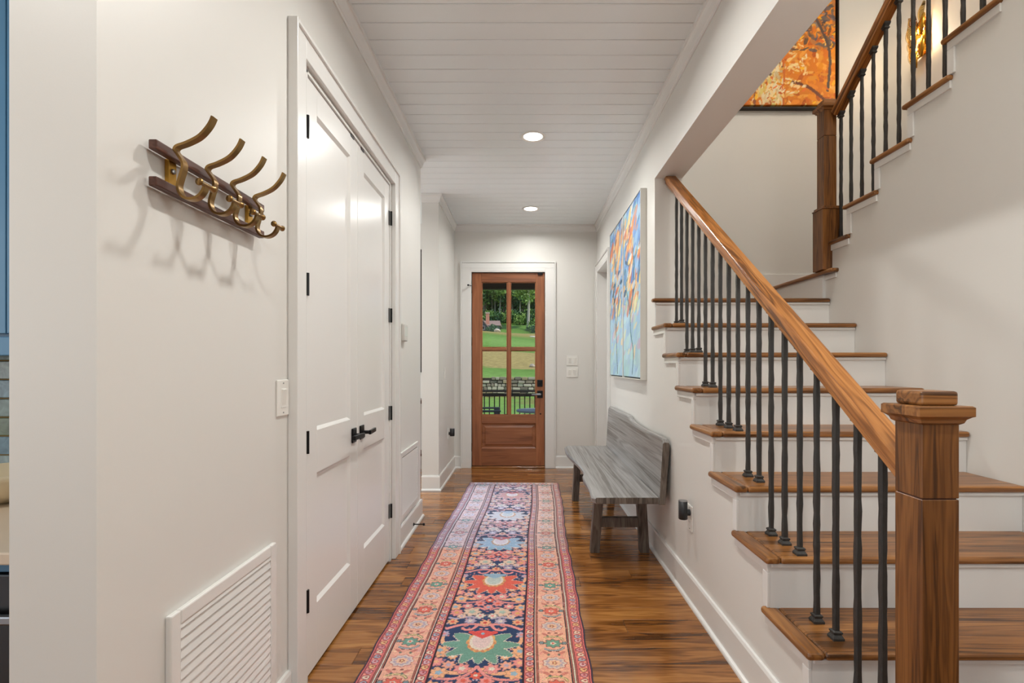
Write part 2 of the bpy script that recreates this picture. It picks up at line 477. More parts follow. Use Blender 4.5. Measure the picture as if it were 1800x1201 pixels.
def casing_far():
    r = group_root('trim_8', (-0.2, YF, 0), None)
    y0, y1 = YF - 0.022, YF
    MB().box(DX0 - 0.115, DX0 - 0.010, y0, y1, 0, 2.40).build('casing_leg', M['trim'], r, bevel=0.003)
    MB().box(DX1 + 0.010, DX1 + 0.112, y0, y1, 0, 2.40).build('casing_leg', M['trim'], r, bevel=0.003)
    MB().box(DX0 - 0.115, DX1 + 0.112, y0, y1, 2.40, 2.462).box(DX0 - 0.010, DX1 + 0.010, y0 + 0.0004, y1, 2.362, 2.40).build('casing_head', M['trim'], r, bevel=0.003)
    MB().box(DX0 - 0.131, DX0 - 0.115, y0 - 0.010, y1, 0, 2.478).box(DX1 + 0.112, DX1 + 0.128, y0 - 0.010, y1, 0, 2.478).box(DX0 - 0.115, DX1 + 0.112, y0 - 0.010, y1, 2.462, 2.478).build('back_band', M['trim'], r, bevel=0.003)
    MB().box(DX0 - 0.012, DX0, y0 + 0.004, YF + 0.16, 0, DZ + 0.012).box(DX1, DX1 + 0.012, y0 + 0.004, YF + 0.16, 0, DZ + 0.012).box(DX0, DX1, y0 + 0.004, YF + 0.16, DZ, DZ + 0.012).build('jamb', M['trim'], r)
    MB().box(DX0, DX1, YF - 0.03, YF + 0.16, 0.0, 0.022).build('threshold', M['floor_wood'], r, bevel=0.006)


casing_far()


def casing_right():
    r = group_root('trim_9', (XR, 5.6, 0), None)
    x0, x1 = XR - 0.020, XR
    MB().box(x0, x1, OY0 - 0.085, OY0 - 0.006, 0, 2.415).build('casing_leg', M['trim'], r, bevel=0.003)
    MB().box(x0, x1, OY1 + 0.006, OY1 + 0.085, 0, 2.415).build('casing_leg', M['trim'], r, bevel=0.003)
    MB().box(x0 + 0.0004, x1, OY0 - 0.006, OY1 + 0.006, 2.341, 2.415).build('casing_head', M['trim'], r, bevel=0.003)
    MB().box(x0 - 0.010, x1, OY0 - 0.10, OY0 - 0.085, 0, 2.43).box(x0 - 0.010, x1, OY1 + 0.085, OY1 + 0.10, 0, 2.43).box(x0 - 0.010, x1, OY0 - 0.085, OY1 + 0.085, 2.415, 2.43).build('back_band', M['trim'], r, bevel=0.003)
    MB().box(x0 + 0.003, XRB, OY0 - 0.006, OY0 + 0.006, 0, 2.341).box(x0 + 0.003, XRB, OY1 - 0.006, OY1 + 0.006, 0, 2.341).box(x0 + 0.003, XRB, OY0, OY1, 2.327, 2.341).build('jamb', M['trim'], r)
    d = group_root('door_4', (XR + 0.14, 5.65, 0), None)
    panel_leaf(d, XR + 0.115, OY0 + 0.006, OY1 - 0.006, -1)


def panel_leaf(parent, xf, y0, y1, side, z1=2.36, st=0.105):
    """painted two-panel leaf in a plane of constant x; side = direction its face looks (+1: +x)"""
    t = 0.042; z0 = 0.012
    z = [z0, 0.262, 0.792, 0.968, 2.252, z1]
    if z1 < 2.35: z = [z0, 0.262, 0.792, 0.968, z1 - 0.108, z1]
    xb = xf - side * t
    MB().box(xb, xf, y0, y0 + st, z0, z1).build('stile', M['trim'], parent, bevel=0.0015, seg=1)
    MB().box(xb, xf, y1 - st, y1, z0, z1).build('stile', M['trim'], parent, bevel=0.0015, seg=1)
    for a, b in ((z[0], z[1]), (z[2], z[3]), (z[4], z[5])):
        MB().box(xb, xf - side * 0.0002, y0 + st, y1 - st, a, b).build('rail', M['trim'], parent, bevel=0.0015, seg=1)
    for a, b in ((z[1], z[2]), (z[3], z[4])):
        # recessed flat panel with a sloped sticking around it
        ya, yb = y0 + st, y1 - st
        xp = xf - side * 0.012
        mb = MB().box(xb + side * 0.006, xp, ya, yb, a, b)
        c = 0.012
        fx, px = xf - side * 0.001, xp
        o_ = [(fx, ya, a), (fx, yb, a), (fx, yb, b), (fx, ya, b)]
        i_ = [(px, ya + c, a + c), (px, yb - c, a + c), (px, yb - c, b - c), (px, ya + c, b - c)]
        mb.poly(o_ + i_, [(0, 1, 5, 4), (1, 2, 6, 5), (2, 3, 7, 6), (3, 0, 4, 7)])
        mb.build('panel', M['trim'], parent)


casing_right()


def lever(parent, c, dy):
    """black lever on a square-edged plate; face looks +x, lever points along dy"""
    x, y, z = c
    h = MB().box(x, x + 0.009, y - 0.030, y + 0.030, z - 0.036, z + 0.036).build('lever_handle', M['black_metal'], parent, bevel=0.004)
    MB().tube([(x + 0.006, y, z), (x + 0.052, y, z)], 0.0095, 12).build('neck', M['black_metal'], h, smooth=False)
    MB().prism([(0.042, -0.011), (0.056, -0.011), (0.056, 0.011), (0.042, 0.011)], y - dy * 0.012, y + dy * 0.112, lambda p, q, a: (x + p - max(0, abs(a - y) - 0.075) * 0.25, a, z + q)).build('grip', M['black_metal'], h, bevel=0.003)


XD = XL - 0.004     # closet leaves
for nm, ya, yb, hy, dy, hinge_y, hx in (('door_2', 1.989, 2.600, 2.538, -1, 1.966, 0.0), ('door_3', 2.603, 3.211, 2.660, 1, 3.236, 0.0)):
    d = group_root(nm, (XD, (ya + yb) / 2, 0), None)
    panel_leaf(d, XD, ya, yb, 1)
    lever(d, (XD, hy, 0.885), dy)
    for hz in (2.155, 1.545, 0.933, 0.318):
        if nm == 'door_2':
            MB().tube([(XD + 0.010, 1.981, hz - 0.044), (XD + 0.010, 1.981, hz + 0.044)], 0.0065, 10).box(XD + 0.002, XD + 0.006, 1.981, 1.993, hz - 0.044, hz + 0.044).build('hinge', M['black_metal'], d)
        else:
            MB().tube([(XD + 0.012, 3.216, hz - 0.044), (XD + 0.012, 3.216, hz + 0.044)], 0.0065, 10).box(XD + 0.0005, XD + 0.004, 3.198, 3.236, hz - 0.044, hz + 0.044).build('hinge', M['black_metal'], d)
    if nm == 'door_2':
        MB().box(XD - 0.03, XD + 0.003, 2.50, 2.545, 2.352, 2.3635).box(XD - 0.03, XD + 0.003, 2.655, 2.70, 2.352, 2.3635).build('ball_catch', M['black_metal'], d)
# closet behind the leaves
struct('wall_closet', MB().box(-1.75, -1.70, 1.95, 3.30, 0, ZC).box(-1.75, XLB, 1.95, 1.975, 0, ZC).box(-1.75, XLB, 3.27, 3.30, 0, ZC), M['wall'])

# --- front door
fd = group_root('door_1', (-0.2, YF + 0.05, 0), None)
a, b = DX0 + 0.004, DX1 - 0.004
Y0, Y1 = YF + 0.012, YF + 0.058
gx0, gx1 = -0.517, 0.138
gz0, gz1 = 0.634, 2.238
pz0, pz1 = 0.235, 0.534
MB().box(a, gx0, Y0, Y1, 0.026, 2.346).build('stile', M['door_wood'], fd, bevel=0.003)
MB().box(gx1, b, Y0, Y1, 0.026, 2.346).build('stile', M['door_wood'], fd, bevel=0.003)
for z0, z1 in ((0.026, pz0), (pz1, gz0), (gz1, 2.346)):
    MB().box(gx0, gx1, Y0 + 0.0003, Y1, z0, z1).build('rail', M['door_wood_x'], fd, bevel=0.003)
mp_ = MB().box(gx0, gx1, Y0 + 0.016, Y1 - 0.01, pz0, pz1)
for (c0, y_a, c1, y_b) in ((0.0, Y0 + 0.002, 0.012, Y0 + 0.015), (0.028, Y0 + 0.015, 0.050, Y0 + 0.006)):
    o_ = [(gx0 + c0, y_a, pz0 + c0), (gx1 - c0, y_a, pz0 + c0), (gx1 - c0, y_a, pz1 - c0), (gx0 + c0, y_a, pz1 - c0)]
    i_ = [(gx0 + c1, y_b, pz0 + c1), (gx1 - c1, y_b, pz0 + c1), (gx1 - c1, y_b, pz1 - c1), (gx0 + c1, y_b, pz1 - c1)]
    mp_.poly(o_ + i_, [(0, 1, 5, 4), (1, 2, 6, 5), (2, 3, 7, 6), (3, 0, 4, 7)])
mp_.box(gx0 + 0.05, gx1 - 0.05, Y0 + 0.006, Y0 + 0.02, pz0 + 0.05, pz1 - 0.05)
mp_.build('raised_panel', M['door_wood_x'], fd)
mx0, mx1, mz0, mz1 = -0.206, -0.171, 1.414, 1.446
MB().box(mx0, mx1, Y0 + 0.004, Y1 - 0.004, gz0, gz1).build('muntin', M['door_wood'], fd, bevel=0.004)
for p0, p1 in ((gx0, mx0), (mx1, gx1)):
    MB().box(p0, p1, Y0 + 0.004, Y1 - 0.004, mz0, mz1).build('muntin', M['door_wood_x'], fd, bevel=0.004)
M['glass'] = thin_glass('door_glass')
for p0, p1 in ((gx0, mx0), (mx1, gx1)):
    for q0, q1 in ((gz0, mz0), (mz1, gz1)):
        MB().box(p0 + 0.0005, p1 - 0.0005, Y0 + 0.022, Y0 + 0.026, q0 + 0.0005, q1 - 0.0005).build('pane', M['glass'], fd)
        c = 0.011
        mb = MB()
        for u0, u1, w0, w1 in ((p0, p0 + c, q0, q1), (p1 - c, p1, q0, q1), (p0 + c, p1 - c, q0, q0 + c), (p0 + c, p1 - c, q1 - c, q1)):
            mb.box(u0, u1, Y0 + 0.012, Y0 + 0.0218, w0, w1)
        mb.build('glazing_bead', M['door_wood'], fd, bevel=0.003)
tag(MB().box(0.152, 0.218, Y0 - 0.012, Y0, 0.978, 1.060).build('deadbolt', M['black_metal'], fd, bevel=0.004), 'black square deadbolt plate')
db = bpy.data.objects['deadbolt']
MB().box(0.178, 0.192, Y0 - 0.026, Y0 - 0.012, 1.004, 1.034).build('thumb_turn', M['black_metal'], db, bevel=0.003)
hd = tag(MB().box(0.152, 0.220, Y0 - 0.012, Y0, 0.842, 0.930).build('lever_handle', M['black_metal'], fd, bevel=0.004), 'black square plate with lever')
MB().tube([(0.186, Y0 - 0.010, 0.886), (0.186, Y0 - 0.055, 0.886)], 0.010, 12).build('neck', M['black_metal'], hd)
MB().box(0.085, 0.198, Y0 - 0.062, Y0 - 0.048, 0.876, 0.897).build('grip', M['steel'], hd, bevel=0.004)
MB().lathe([(0.009, 0), (0.009, -0.006), (0.005, -0.008)], (0.192, Y0, 0.650), 'Y', 14).build('keyhole', M['black_metal'], fd)
MB().box(0.160, 0.216, Y0 - 0.022, Y0, 2.318, 2.344).build('alarm_sensor', M['black_metal'], fd, bevel=0.003)
for hz in (2.15, 1.52, 0.88, 0.25):
    MB().tube([(DX0 - 0.002, Y0 - 0.006, hz - 0.05), (DX0 - 0.002, Y0 - 0.006, hz + 0.05)], 0.007, 10).build('hinge', M['black_metal'], fd)
st = MB().tube([(-0.634, Y0 - 0.012, 2.185), (-0.655, Y0 - 0.06, 2.190), (-0.668, Y0 - 0.075, 2.188)], 0.0045, 8).lathe([(0.011, 0), (0.011, 0.012)], (-0.670, Y0 - 0.082, 2.188), 'Y', 12)
st.build('hinge_stop', M['black_metal'], fd)
MB().box(a, b, Y0 - 0.001, Y0 + 0.05, 0.022, 0.0262).build('sweep', M['black_metal'], fd)

# ================================================================== STAIRCASE
RUN = 0.2635
OV = 0.024
TT = 0.026
FY = lambda k: 1.525 + (k - 2) * RUN          # nosing front of lower treads
RY = lambda k: FY(k) + OV                     # riser face
XC = XR - 0.026                               # open tread ends
stair = thing('staircase', 'oak tread staircase with white risers turning at a landing', 'staircase', (1.45, 1.2, 0))

sw = MB()
for k in range(1, 9):
    y0 = RY(k) if k > 1 else 1.255
    sw.box(XR, XRB, y0 + 0.004, RY(k + 1) + 0.004, 0, k * RISE - TT - 0.0005)
sw.box(XR, XRB, RY(9) + 0.004, 3.4188, 0, 9 * RISE - TT - 0.0005)
sw.build('stringer_wall', M['wall'], stair)

for k in range(1, 10):
    z = k * RISE
    y0 = FY(k)
    if k == 1:
        MB().box(XC - 0.02, XS, 1.10, RY(2) + 0.01, z - TT, z).build('tread', M['tread_wood'], stair, bevel=0.011, seg=3)
        MB().box(XR - 0.005, XS, 1.125, 1.15, 0, z - TT).build('riser', M['trim'], stair)
    elif k < 9:
        MB().box(XC + 0.055, XS - 0.001, y0, RY(k + 1) + 0.012, z - TT, z).build('tread', M['tread_wood'], stair, bevel=0.011, seg=3)
        # mitred return along the open end
        MB().hexa([(XC, y0, z - TT), (XC + 0.055, y0 + 0.0, z - TT), (XC + 0.055, RY(k + 1) + OV, z - TT), (XC, RY(k + 1) + OV, z - TT)],
                  [(XC, y0, z), (XC + 0.055, y0, z), (XC + 0.055, RY(k + 1) + OV, z), (XC, RY(k + 1) + OV, z)]).build('tread_return', M['tread_wood_y'], stair, bevel=0.011, seg=3)
    if k > 1:
        MB().box(XR - 0.0006, XS - 0.001, RY(k), RY(k) + 0.016, (k - 1) * RISE - 0.001, z - TT).build('riser', M['trim'], stair)
        MB().box(XR + 0.001, XS - 0.001, RY(k) - 0.010, RY(k), z - TT - 0.016, z - TT).build('cove', M['trim'], stair, bevel=0.004)
    if 1 < k < 9:
        x0, x1 = XR - 0.012, XR
        zb = z - TT
        MB().box(x0, x1, RY(k) - 0.001, RY(k + 1) + 0.018, zb - 0.034, zb).build('skirt_trim', M['trim'], stair, bevel=0.002, seg=1)
        MB().box(x0, x1, RY(k) - 0.001, RY(k) + 0.034, (k - 1) * RISE, zb - 0.034).build('skirt_trim', M['trim'], stair, bevel=0.002, seg=1)
# landing (tread 9) and the step up to the second landing (tread 10)
z9, z10 = 9 * RISE, 10 * RISE
MB().box(XC, XS - 0.004, FY(9), 3.4185, z9 - TT, z9).build('tread', M['tread_wood'], stair, bevel=0.011, seg=3)
MB().box(XRB + 0.001, 1.999, 3.4185, YB - 0.001, z9 - TT, z9).build('landing', M['tread_wood'], stair)
MB().box(1.970, 2.030, 3.290, YB - 0.02, z10 - TT, z10).build('tread_return', M['tread_wood_y'], stair, bevel=0.011, seg=3)
MB().box(2.030, XE - 0.002, 3.47, YB - 0.001, z10 - TT, z10).build('landing', M['tread_wood'], stair)
MB().box(1.999, 2.0215, 3.436, YB - 0.02, z9, z10 - TT).build('riser', M['trim'], stair)
MB().box(2.012, XS, 3.31, 3.456, z10 - TT - 0.034, z10 - TT).build('skirt_trim', M['trim'], stair, bevel=0.002, seg=1)

# upper flight, climbing back over the lower one's right side
URUN = 0.2535
UY = lambda k: 3.475 - (k - 11) * URUN        # nosing front (faces away from the viewer)
UR = lambda k: UY(k) - OV
uw = MB()
for k in range(11, 17):
    uw.box(XS, XS + 0.10, UR(k + 1) - 0.004, UR(k) - 0.004, 0, k * RISE - TT - 0.0005)
uw.box(XS, XS + 0.10, 0.252, UR(17) - 0.004, 0, 17 * RISE - TT - 0.0005)
uw.build('flight_wall', M['wall'], stair)
for k in range(11, 18):
    z = k * RISE
    if k < 17:
        MB().box(XS + 0.03, XE - 0.002, UR(k + 1) - 0.012, UY(k), z - TT, z).build('tread', M['tread_wood'], stair, bevel=0.011, seg=3)
        MB().box(XS - 0.026, XS + 0.03, UR(k + 1) - OV, UY(k), z - TT, z).build('tread_return', M['tread_wood_y'], stair, bevel=0.011, seg=3)
        MB().box(XS - 0.010, XS, UR(k + 1) - 0.018, UR(k) + 0.001, z - TT - 0.038, z - TT).build('skirt_trim', M['trim'], stair, bevel=0.002, seg=1)
        MB().box(XS - 0.010, XS, UR(k) - 0.040, UR(k) + 0.001, (k - 1) * RISE, z - TT - 0.038).build('skirt_trim', M['trim'], stair, bevel=0.002, seg=1)
    MB().box(XS - 0.0006, XE - 0.002, UR(k) - 0.016, UR(k), (k - 1) * RISE, z - TT).build('riser', M['trim'], stair)
MB().box(XS, XE - 0.002, 0.252, UR(17), 17 * RISE - TT, 17 * RISE).build('landing', M['tread_wood'], stair)

# ================================================================== RAILINGS
def newel(parent, cx, cy, zb, zt, half, base=None, cap=0.020):
    """square box newel; returns the post"""
    zc = zt - 0.072
    zn = zt - 0.245                       # the routed line round the head
    mb = MB().box(cx - half, cx + half, cy - half, cy + half, zb, zn - 0.0015)
    post = mb.build('newel_post', M['post_wood'], parent, bevel=0.0015, seg=1)
    MB().box(cx - half, cx + half, cy - half, cy + half, zn + 0.0015, zc).build('head', M['post_wood'], post, bevel=0.0015, seg=1)
    g = half - 0.004
    MB().box(cx - g, cx + g, cy - g, cy + g, zn - 0.003, zn + 0.003).build('groove', M['walnut'], post)
    h2 = half + cap
    cp = MB()
    prof = [(half, zc - 0.004), (half + cap * 0.30, zc), (half + cap * 0.45, zc + 0.008), (half + cap * 0.8, zc + 0.014), (h2, zc + 0.016), (h2, zc + 0.036), (h2 - 0.004, zc + 0.039), (half, zc + 0.039)]
    rings = [[(cx - r, cy - r, z), (cx + r, cy - r, z), (cx + r, cy + r, z), (cx - r, cy + r, z)] for r, z in prof]
    vs_ = [p for rg in rings for p in rg]; fs = []
    for i in range(len(rings) - 1):
        for k in range(4): fs.append((i * 4 + k, i * 4 + (k + 1) % 4, i * 4 + 4 + (k + 1) % 4, i * 4 + 4 + k))
    fs += [(3, 2, 1, 0), tuple(4 * (len(rings) - 1) + k for k in range(4))]
    cp.poly(vs_, fs)
    cp.build('cap', M['tread_wood'], post)
    MB().box(cx - half, cx + half, cy - half, cy + half, zc + 0.039, zt).build('cap_block', M['tread_wood'], post, bevel=0.007, seg=3)
    if base:
        hb, z1 = base
        MB().box(cx - hb, cx + hb, cy - hb, cy + hb, zb, z1).build('plinth', M['post_wood'], post, bevel=0.002, seg=1)
        MB().box(cx - hb - 0.004, cx + hb + 0.004, cy - hb - 0.004, cy + hb + 0.004, z1, z1 + 0.008).box(cx - hb + 0.004, cx + hb - 0.004, cy - hb + 0.004, cy + hb - 0.004, z1 + 0.008, z1 + 0.022).build('plinth_mould', M['post_wood'], post, bevel=0.003)
    return post


def baluster_mesh(length):
    """hammered square bar, origin at its foot"""
    r = random.Random(int(length * 1000))
    mb = MB(); n = max(8, int(length / 0.035))
    vs_ = []
    for i in range(n + 1):
        zz = length * i / n
        h = 0.0084 + r.uniform(-0.0009, 0.0009)
        ox, oy = r.uniform(-0.0005, 0.0005), r.uniform(-0.0005, 0.0005)
        c = 0.0024
        for (sx, sy) in ((-h + c, -h), (h - c, -h), (h, -h + c), (h, h - c), (h - c, h), (-h + c, h), (-h, h - c), (-h, -h + c)):
            vs_.append((sx + ox, sy + oy, zz))
    fs = []
    for i in range(n):
        for k in range(8): fs.append((i * 8 + k, i * 8 + (k + 1) % 8, i * 8 + 8 + (k + 1) % 8, i * 8 + 8 + k))
    mb.poly(vs_, fs)
    return mb


def shoe_mesh(slope):
    """cast shoe for the foot (slope 0) or, turned over, for the rail (slope != 0)"""
    pr = [(0.0175, 0.0), (0.0175, 0.007), (0.0150, 0.011), (0.0118, 0.016), (0.0118, 0.018), (0.0140, 0.021), (0.0140, 0.025), (0.0100, 0.028)]
    vs_ = []
    for r, h in pr:
        for sx, sy in ((-1, -1), (1, -1), (1, 1), (-1, 1)):
            k = max(0.0, 1 - h / 0.028)
            vs_.append((sx * r, sy * r, h + slope * sy * r * k))
    fs = []
    for i in range(len(pr) - 1):
        for k in range(4): fs.append((i * 4 + k, i * 4 + (k + 1) % 4, i * 4 + 4 + (k + 1) % 4, i * 4 + 4 + k))
    fs += [(3, 2, 1, 0), tuple(4 * (len(pr) - 1) + k for k in range(4))]
    mb = MB(); mb.poly(vs_, fs)
    me = bpy.data.meshes.new('shoe'); me.from_pydata(mb.v, [], mb.f); me.materials.append(M['iron']); me.update()
    return me


SHOE = shoe_mesh(0.0)


def rail_profile():
    w, t = 0.034, 0.054
    return [(-w + 0.007, -t), (-w + 0.005, -t + 0.016), (-w, -t + 0.022), (-w, -0.007), (-w + 0.002, -0.003), (-w + 0.006, -0.0006), (0, 0.0005),
            (w - 0.006, -0.0006), (w - 0.002, -0.003), (w, -0.007), (w, -t + 0.022), (w - 0.005, -t + 0.016), (w - 0.007, -t)]


def rail(parent, x, y0, z0, y1, z1, over0=0.0, over1=0.0):
    L = math.hypot(y1 - y0, z1 - z0); ang = math.atan2(z1 - z0, y1 - y0)
    mb = MB().prism(rail_profile(), -over0, L + over1, lambda p, q, a_: (p, a_, q))
    return mb.build('handrail', M['rail_wood'], parent, loc=(x, y0, z0), rot=(ang, 0, 0), smooth=False)


NOS = RISE / RUN
rl = thing('stair_railing', 'oak handrail on black iron balusters along the lower flight', 'railing', (0.978, 1.2, RISE))
newel(rl, 0.9430, 1.2025, RISE, 1.172, 0.0425)
RT = lambda yy: (2 * RISE + NOS * (yy - FY(2))) + 0.800          # top of lower rail
rail(rl, 0.968, 1.24, RT(1.24), 3.417, RT(3.417), 0.0, 0.0)
COLLAR = shoe_mesh(0.0)
cl_lo = None


def collar(slope):
    me = SHOE.copy(); me.name = 'collar'
    for v in me.vertices:
        x_, y_, h_ = v.co
        v.co = (x_, y_, -h_ + slope * y_ * max(0.0, 1 - h_ / 0.028))
    me.flip_normals()
    return me


CL_LO, CL_UP = collar(NOS), None
RB = 0.054 / math.cos(math.atan(NOS))
BX = 0.978
i = 0
cache = {}
for n in range(-2, 18):
    yb = 1.503 + n * 0.1054
    k = 1
    while k < 8 and yb > FY(k + 1): k += 1
    zb = k * RISE
    L = RT(yb) - RB - zb + 0.004
    bl = baluster_mesh(L).build('baluster', M['iron'], rl, loc=(BX, yb, zb))
    place('shoe', SHOE, bl, loc=(BX, yb, zb))
    place('collar', CL_LO, bl, loc=(BX, yb, RT(yb) - RB + 0.001))

ur = thing('stair_railing', 'oak handrail on black iron balusters along the upper flight', 'railing', (2.07, 3.42, z10))
newel(ur, 2.018, 3.420, z10, 2.995, 0.0415, base=(0.060, 2.262), cap=0.020)
UNOS = RISE / URUN
UT = lambda yy: 11 * RISE + UNOS * (UY(11) - yy) + 0.800
UX = 2.068
rail(ur, UX - 0.012, 1.95, UT(1.95), 3.385, UT(3.385))
RBU = 0.054 / math.cos(math.atan(UNOS))
CL_UP = collar(-UNOS)
for n in range(14):
    yb = 3.345 - n * 0.1035
    k = 11
    while k < 17 and yb < UY(k + 1): k += 1
    zb = k * RISE
    L = UT(yb) - RBU - zb + 0.004
    bl = baluster_mesh(L).build('baluster', M['iron'], ur, loc=(UX, yb, zb))
    place('shoe', SHOE, bl, loc=(UX, yb, zb))
    place('collar', CL_UP, bl, loc=(UX, yb, UT(yb) - RBU + 0.001))

# ================================================================== LAMPS IN THE CEILING
def downlight(x, y, label, dim=1.0):
    t = thing('recessed_light', label, 'ceiling light', (x, y, ZC), group='recessed ceiling lights in the hall')
    MB().lathe([(0.070, 0.0), (0.092, 0.0), (0.094, -0.003), (0.088, -0.007), (0.074, -0.006), (0.069, -0.001)], (x, y, ZC), 'Z', 40).build('trim_ring', M['white_plastic'], t, smooth=True)
    MB().lathe([(0.001, -0.0020), (0.040, -0.0030), (0.069, -0.0014), (0.069, 0.0)], (x, y, ZC), 'Z', 40).build('lens', M['lamp_white'], t)
    light('downlight_lamp', 'AREA', (x, y, ZC - 0.012), CAN * dim, (1.0, 0.995, 0.955), shape='DISK', size=0.13, spread=math.radians(162))


CAN = 14.5
downlight(0.067, 5.51, 'recessed ceiling light nearest the front door', 0.72)
downlight(0.063, 3.774, 'larger-looking recessed ceiling light, nearer the stairs')
# the run of lamps goes on overhead and in the rooms behind the viewer
for x, y, lab in ((0.06, 2.037, 'recessed ceiling light overhead, above the closet doors'), (0.06, 0.30, 'recessed ceiling light overhead, at the near end of the hall'), (-1.9, 0.2, 'recessed ceiling light in the kitchen'), (-2.0, 4.6, 'recessed ceiling light in the side room'), (1.6, -0.6, 'recessed ceiling light before the stair foot')):
    downlight(x, y, lab)


light('fill_stairwell', 'AREA', (1.25, 1.7, ZT - 0.03), 42, (1.0, 0.95, 0.86), shape='DISK', size=0.45)  # unseen lamp added to brighten the flight wall
# unseen uplighter floor lamps, added to brighten the ceiling and walls
def fill_torchiere(label, x, y, power):
    t = thing('fill_floor_lamp', label, 'added fill lamp', (x, y, 0))
    MB().lathe([(0.14, 0.0), (0.14, 0.012), (0.03, 0.025)], (x, y, 0), 'Z', 28).build('base', M['black_metal'], t)
    MB().tube([(x, y, 0.02), (x, y, 1.62)], 0.011, 10).build('pole', M['black_metal'], t)
    MB().lathe([(0.02, 1.60), (0.09, 1.63), (0.17, 1.70), (0.19, 1.74), (0.185, 1.74), (0.16, 1.705), (0.08, 1.64), (0.01, 1.62)], (x, y, 0), 'Z', 32).build('shade', M['white_plastic'], t, smooth=True)
    light('fill_lamp_bulb', 'POINT', (x, y, 1.80), power, (0.97, 1.0, 0.98), shadow_soft_size=0.18)


fill_torchiere('uplighter fill lamp added at the kitchen side, out of view', -2.3, 0.5, 10)
fill_torchiere('uplighter fill lamp added at the stair side, out of view', 1.35, 0.4, 25)

# ================================================================== COAT RACK
cr_ = thing('coat_rack', 'wall coat rack of two walnut bars and four brass hooks', 'coat rack', (XL, 1.35, 1.62))
XBAR = -0.834
for zc in (1.722, 1.640):
    MB().box(XBAR, XBAR + 0.019, 1.134, 1.606, zc - 0.011, zc + 0.011).build('bar', M['walnut'], cr_, bevel=0.003)
for yc in (1.215, 1.560):
    pl = MB().box(XL, XBAR - 0.0005, yc - 0.013, yc + 0.013, 1.648, 1.716).build('bracket', M['brass_bright'], cr_, bevel=0.001)
    MB().lathe([(0.0065, 0), (0.0060, 0.004), (0.003, 0.006)], (XBAR - 0.001, yc, 1.690), 'X', 12).build('screw', M['steel'], pl)


def bez(p, n=8):
    """Catmull-Rom through 2D points"""
    out = []
    P = [p[0]] + list(p) + [p[-1]]
    for i in range(1, len(P) - 2):
        for k in range(n):
            t = k / n
            a_, b_, c_, d_ = P[i - 1], P[i], P[i + 1], P[i + 2]
            out.append(tuple(0.5 * ((2 * b_[j]) + (-a_[j] + c_[j]) * t + (2 * a_[j] - 5 * b_[j] + 4 * c_[j] - d_[j]) * t * t + (-a_[j] + 3 * b_[j] - 3 * c_[j] + d_[j]) * t ** 3) for j in range(2)))
    out.append(tuple(p[-1])); return out


HP = [(-0.716, 1.803), (-0.726, 1.781), (-0.744, 1.758), (-0.768, 1.743), (-0.787, 1.735), (-0.7925, 1.727)]
HP2 = [(-0.7925, 1.727), (-0.786, 1.716), (-0.777, 1.700), (-0.776, 1.684), (-0.781, 1.664), (-0.785, 1.645), (-0.782, 1.628), (-0.772, 1.616), (-0.757, 1.614), (-0.744, 1.621), (-0.736, 1.633), (-0.7335, 1.643)]
for yc in (1.182, 1.300, 1.410, 1.526):
    path = [(px - 0.012 * min(1, max(0, (-0.72 - px) / 0.07)), pz) for px, pz in bez(HP, 6)[:-1] + bez(HP2, 6)]
    hk = MB().strap([(px, yc, pz) for px, pz in path], 0.0175, 0.0060, (0, 1, 0)).build('hook', M['brass'], cr_, bevel=0.0012, seg=1, smooth=False)
    MB().lathe([(0.0085, -0.027), (0.0088, -0.0255), (0.0062, -0.021), (0.0048, -0.012), (0.0048, 0.012), (0.0062, 0.021), (0.0088, 0.0255), (0.0085, 0.027)], (-0.7345, yc, 1.646), 'Y', 14).build('hook_end', M['brass'], hk, smooth=True)

# ================================================================== RETURN AIR GRILLES ON THE LEFT WALL
def grille(label, y0, y1, z0, z1, pitch):
    t = thing('air_grille', label, 'vent', (XL, (y0 + y1) / 2, z0))
    x0, x1 = XL, XL + 0.016
    b = 0.036
    MB().box(x0, x1, y0, y0 + b, z0, z1).box(x0, x1, y1 - b, y1, z0, z1).box(x0, x1, y0 + b, y1 - b, z0, z0 + b).box(x0, x1, y0 + b, y1 - b, z1 - b, z1).build('frame', M['trim'], t, bevel=0.004)
    MB().box(x0, x0 + 0.001, y0 + b, y1 - b, z0 + b, z1 - b).build('backing', M['slot'], t)
    zz = z0 + b
    me = None
    while zz < z1 - b - 0.004:
        zt_ = min(zz + pitch * 0.83, z1 - b)
        if me is None:
            s = MB()
            ln = (y1 - y0) / 2 - b
            dz = zt_ - zz
            s.hexa([(0.004, -ln, 0.0), (0.0150, -ln, 0.0), (0.0150, ln, 0.0), (0.004, ln, 0.0)], [(0.002, -ln, dz), (0.0105, -ln, dz), (0.0105, ln, dz), (0.002, ln, dz)])
            o = s.build('slat', M['trim'], t, loc=(x0, (y0 + y1) / 2, zz)); me = o.data
        else:
            place('slat', me, t, loc=(x0, (y0 + y1) / 2, zz))
        zz += pitch


grille('large white louvred return air grille below the coat rack', 1.202, 1.712, 0.085, 0.640, 0.0249)
grille('white louvred air grille below the thermostat', 3.437, 4.010, 0.180, 0.640, 0.0215)

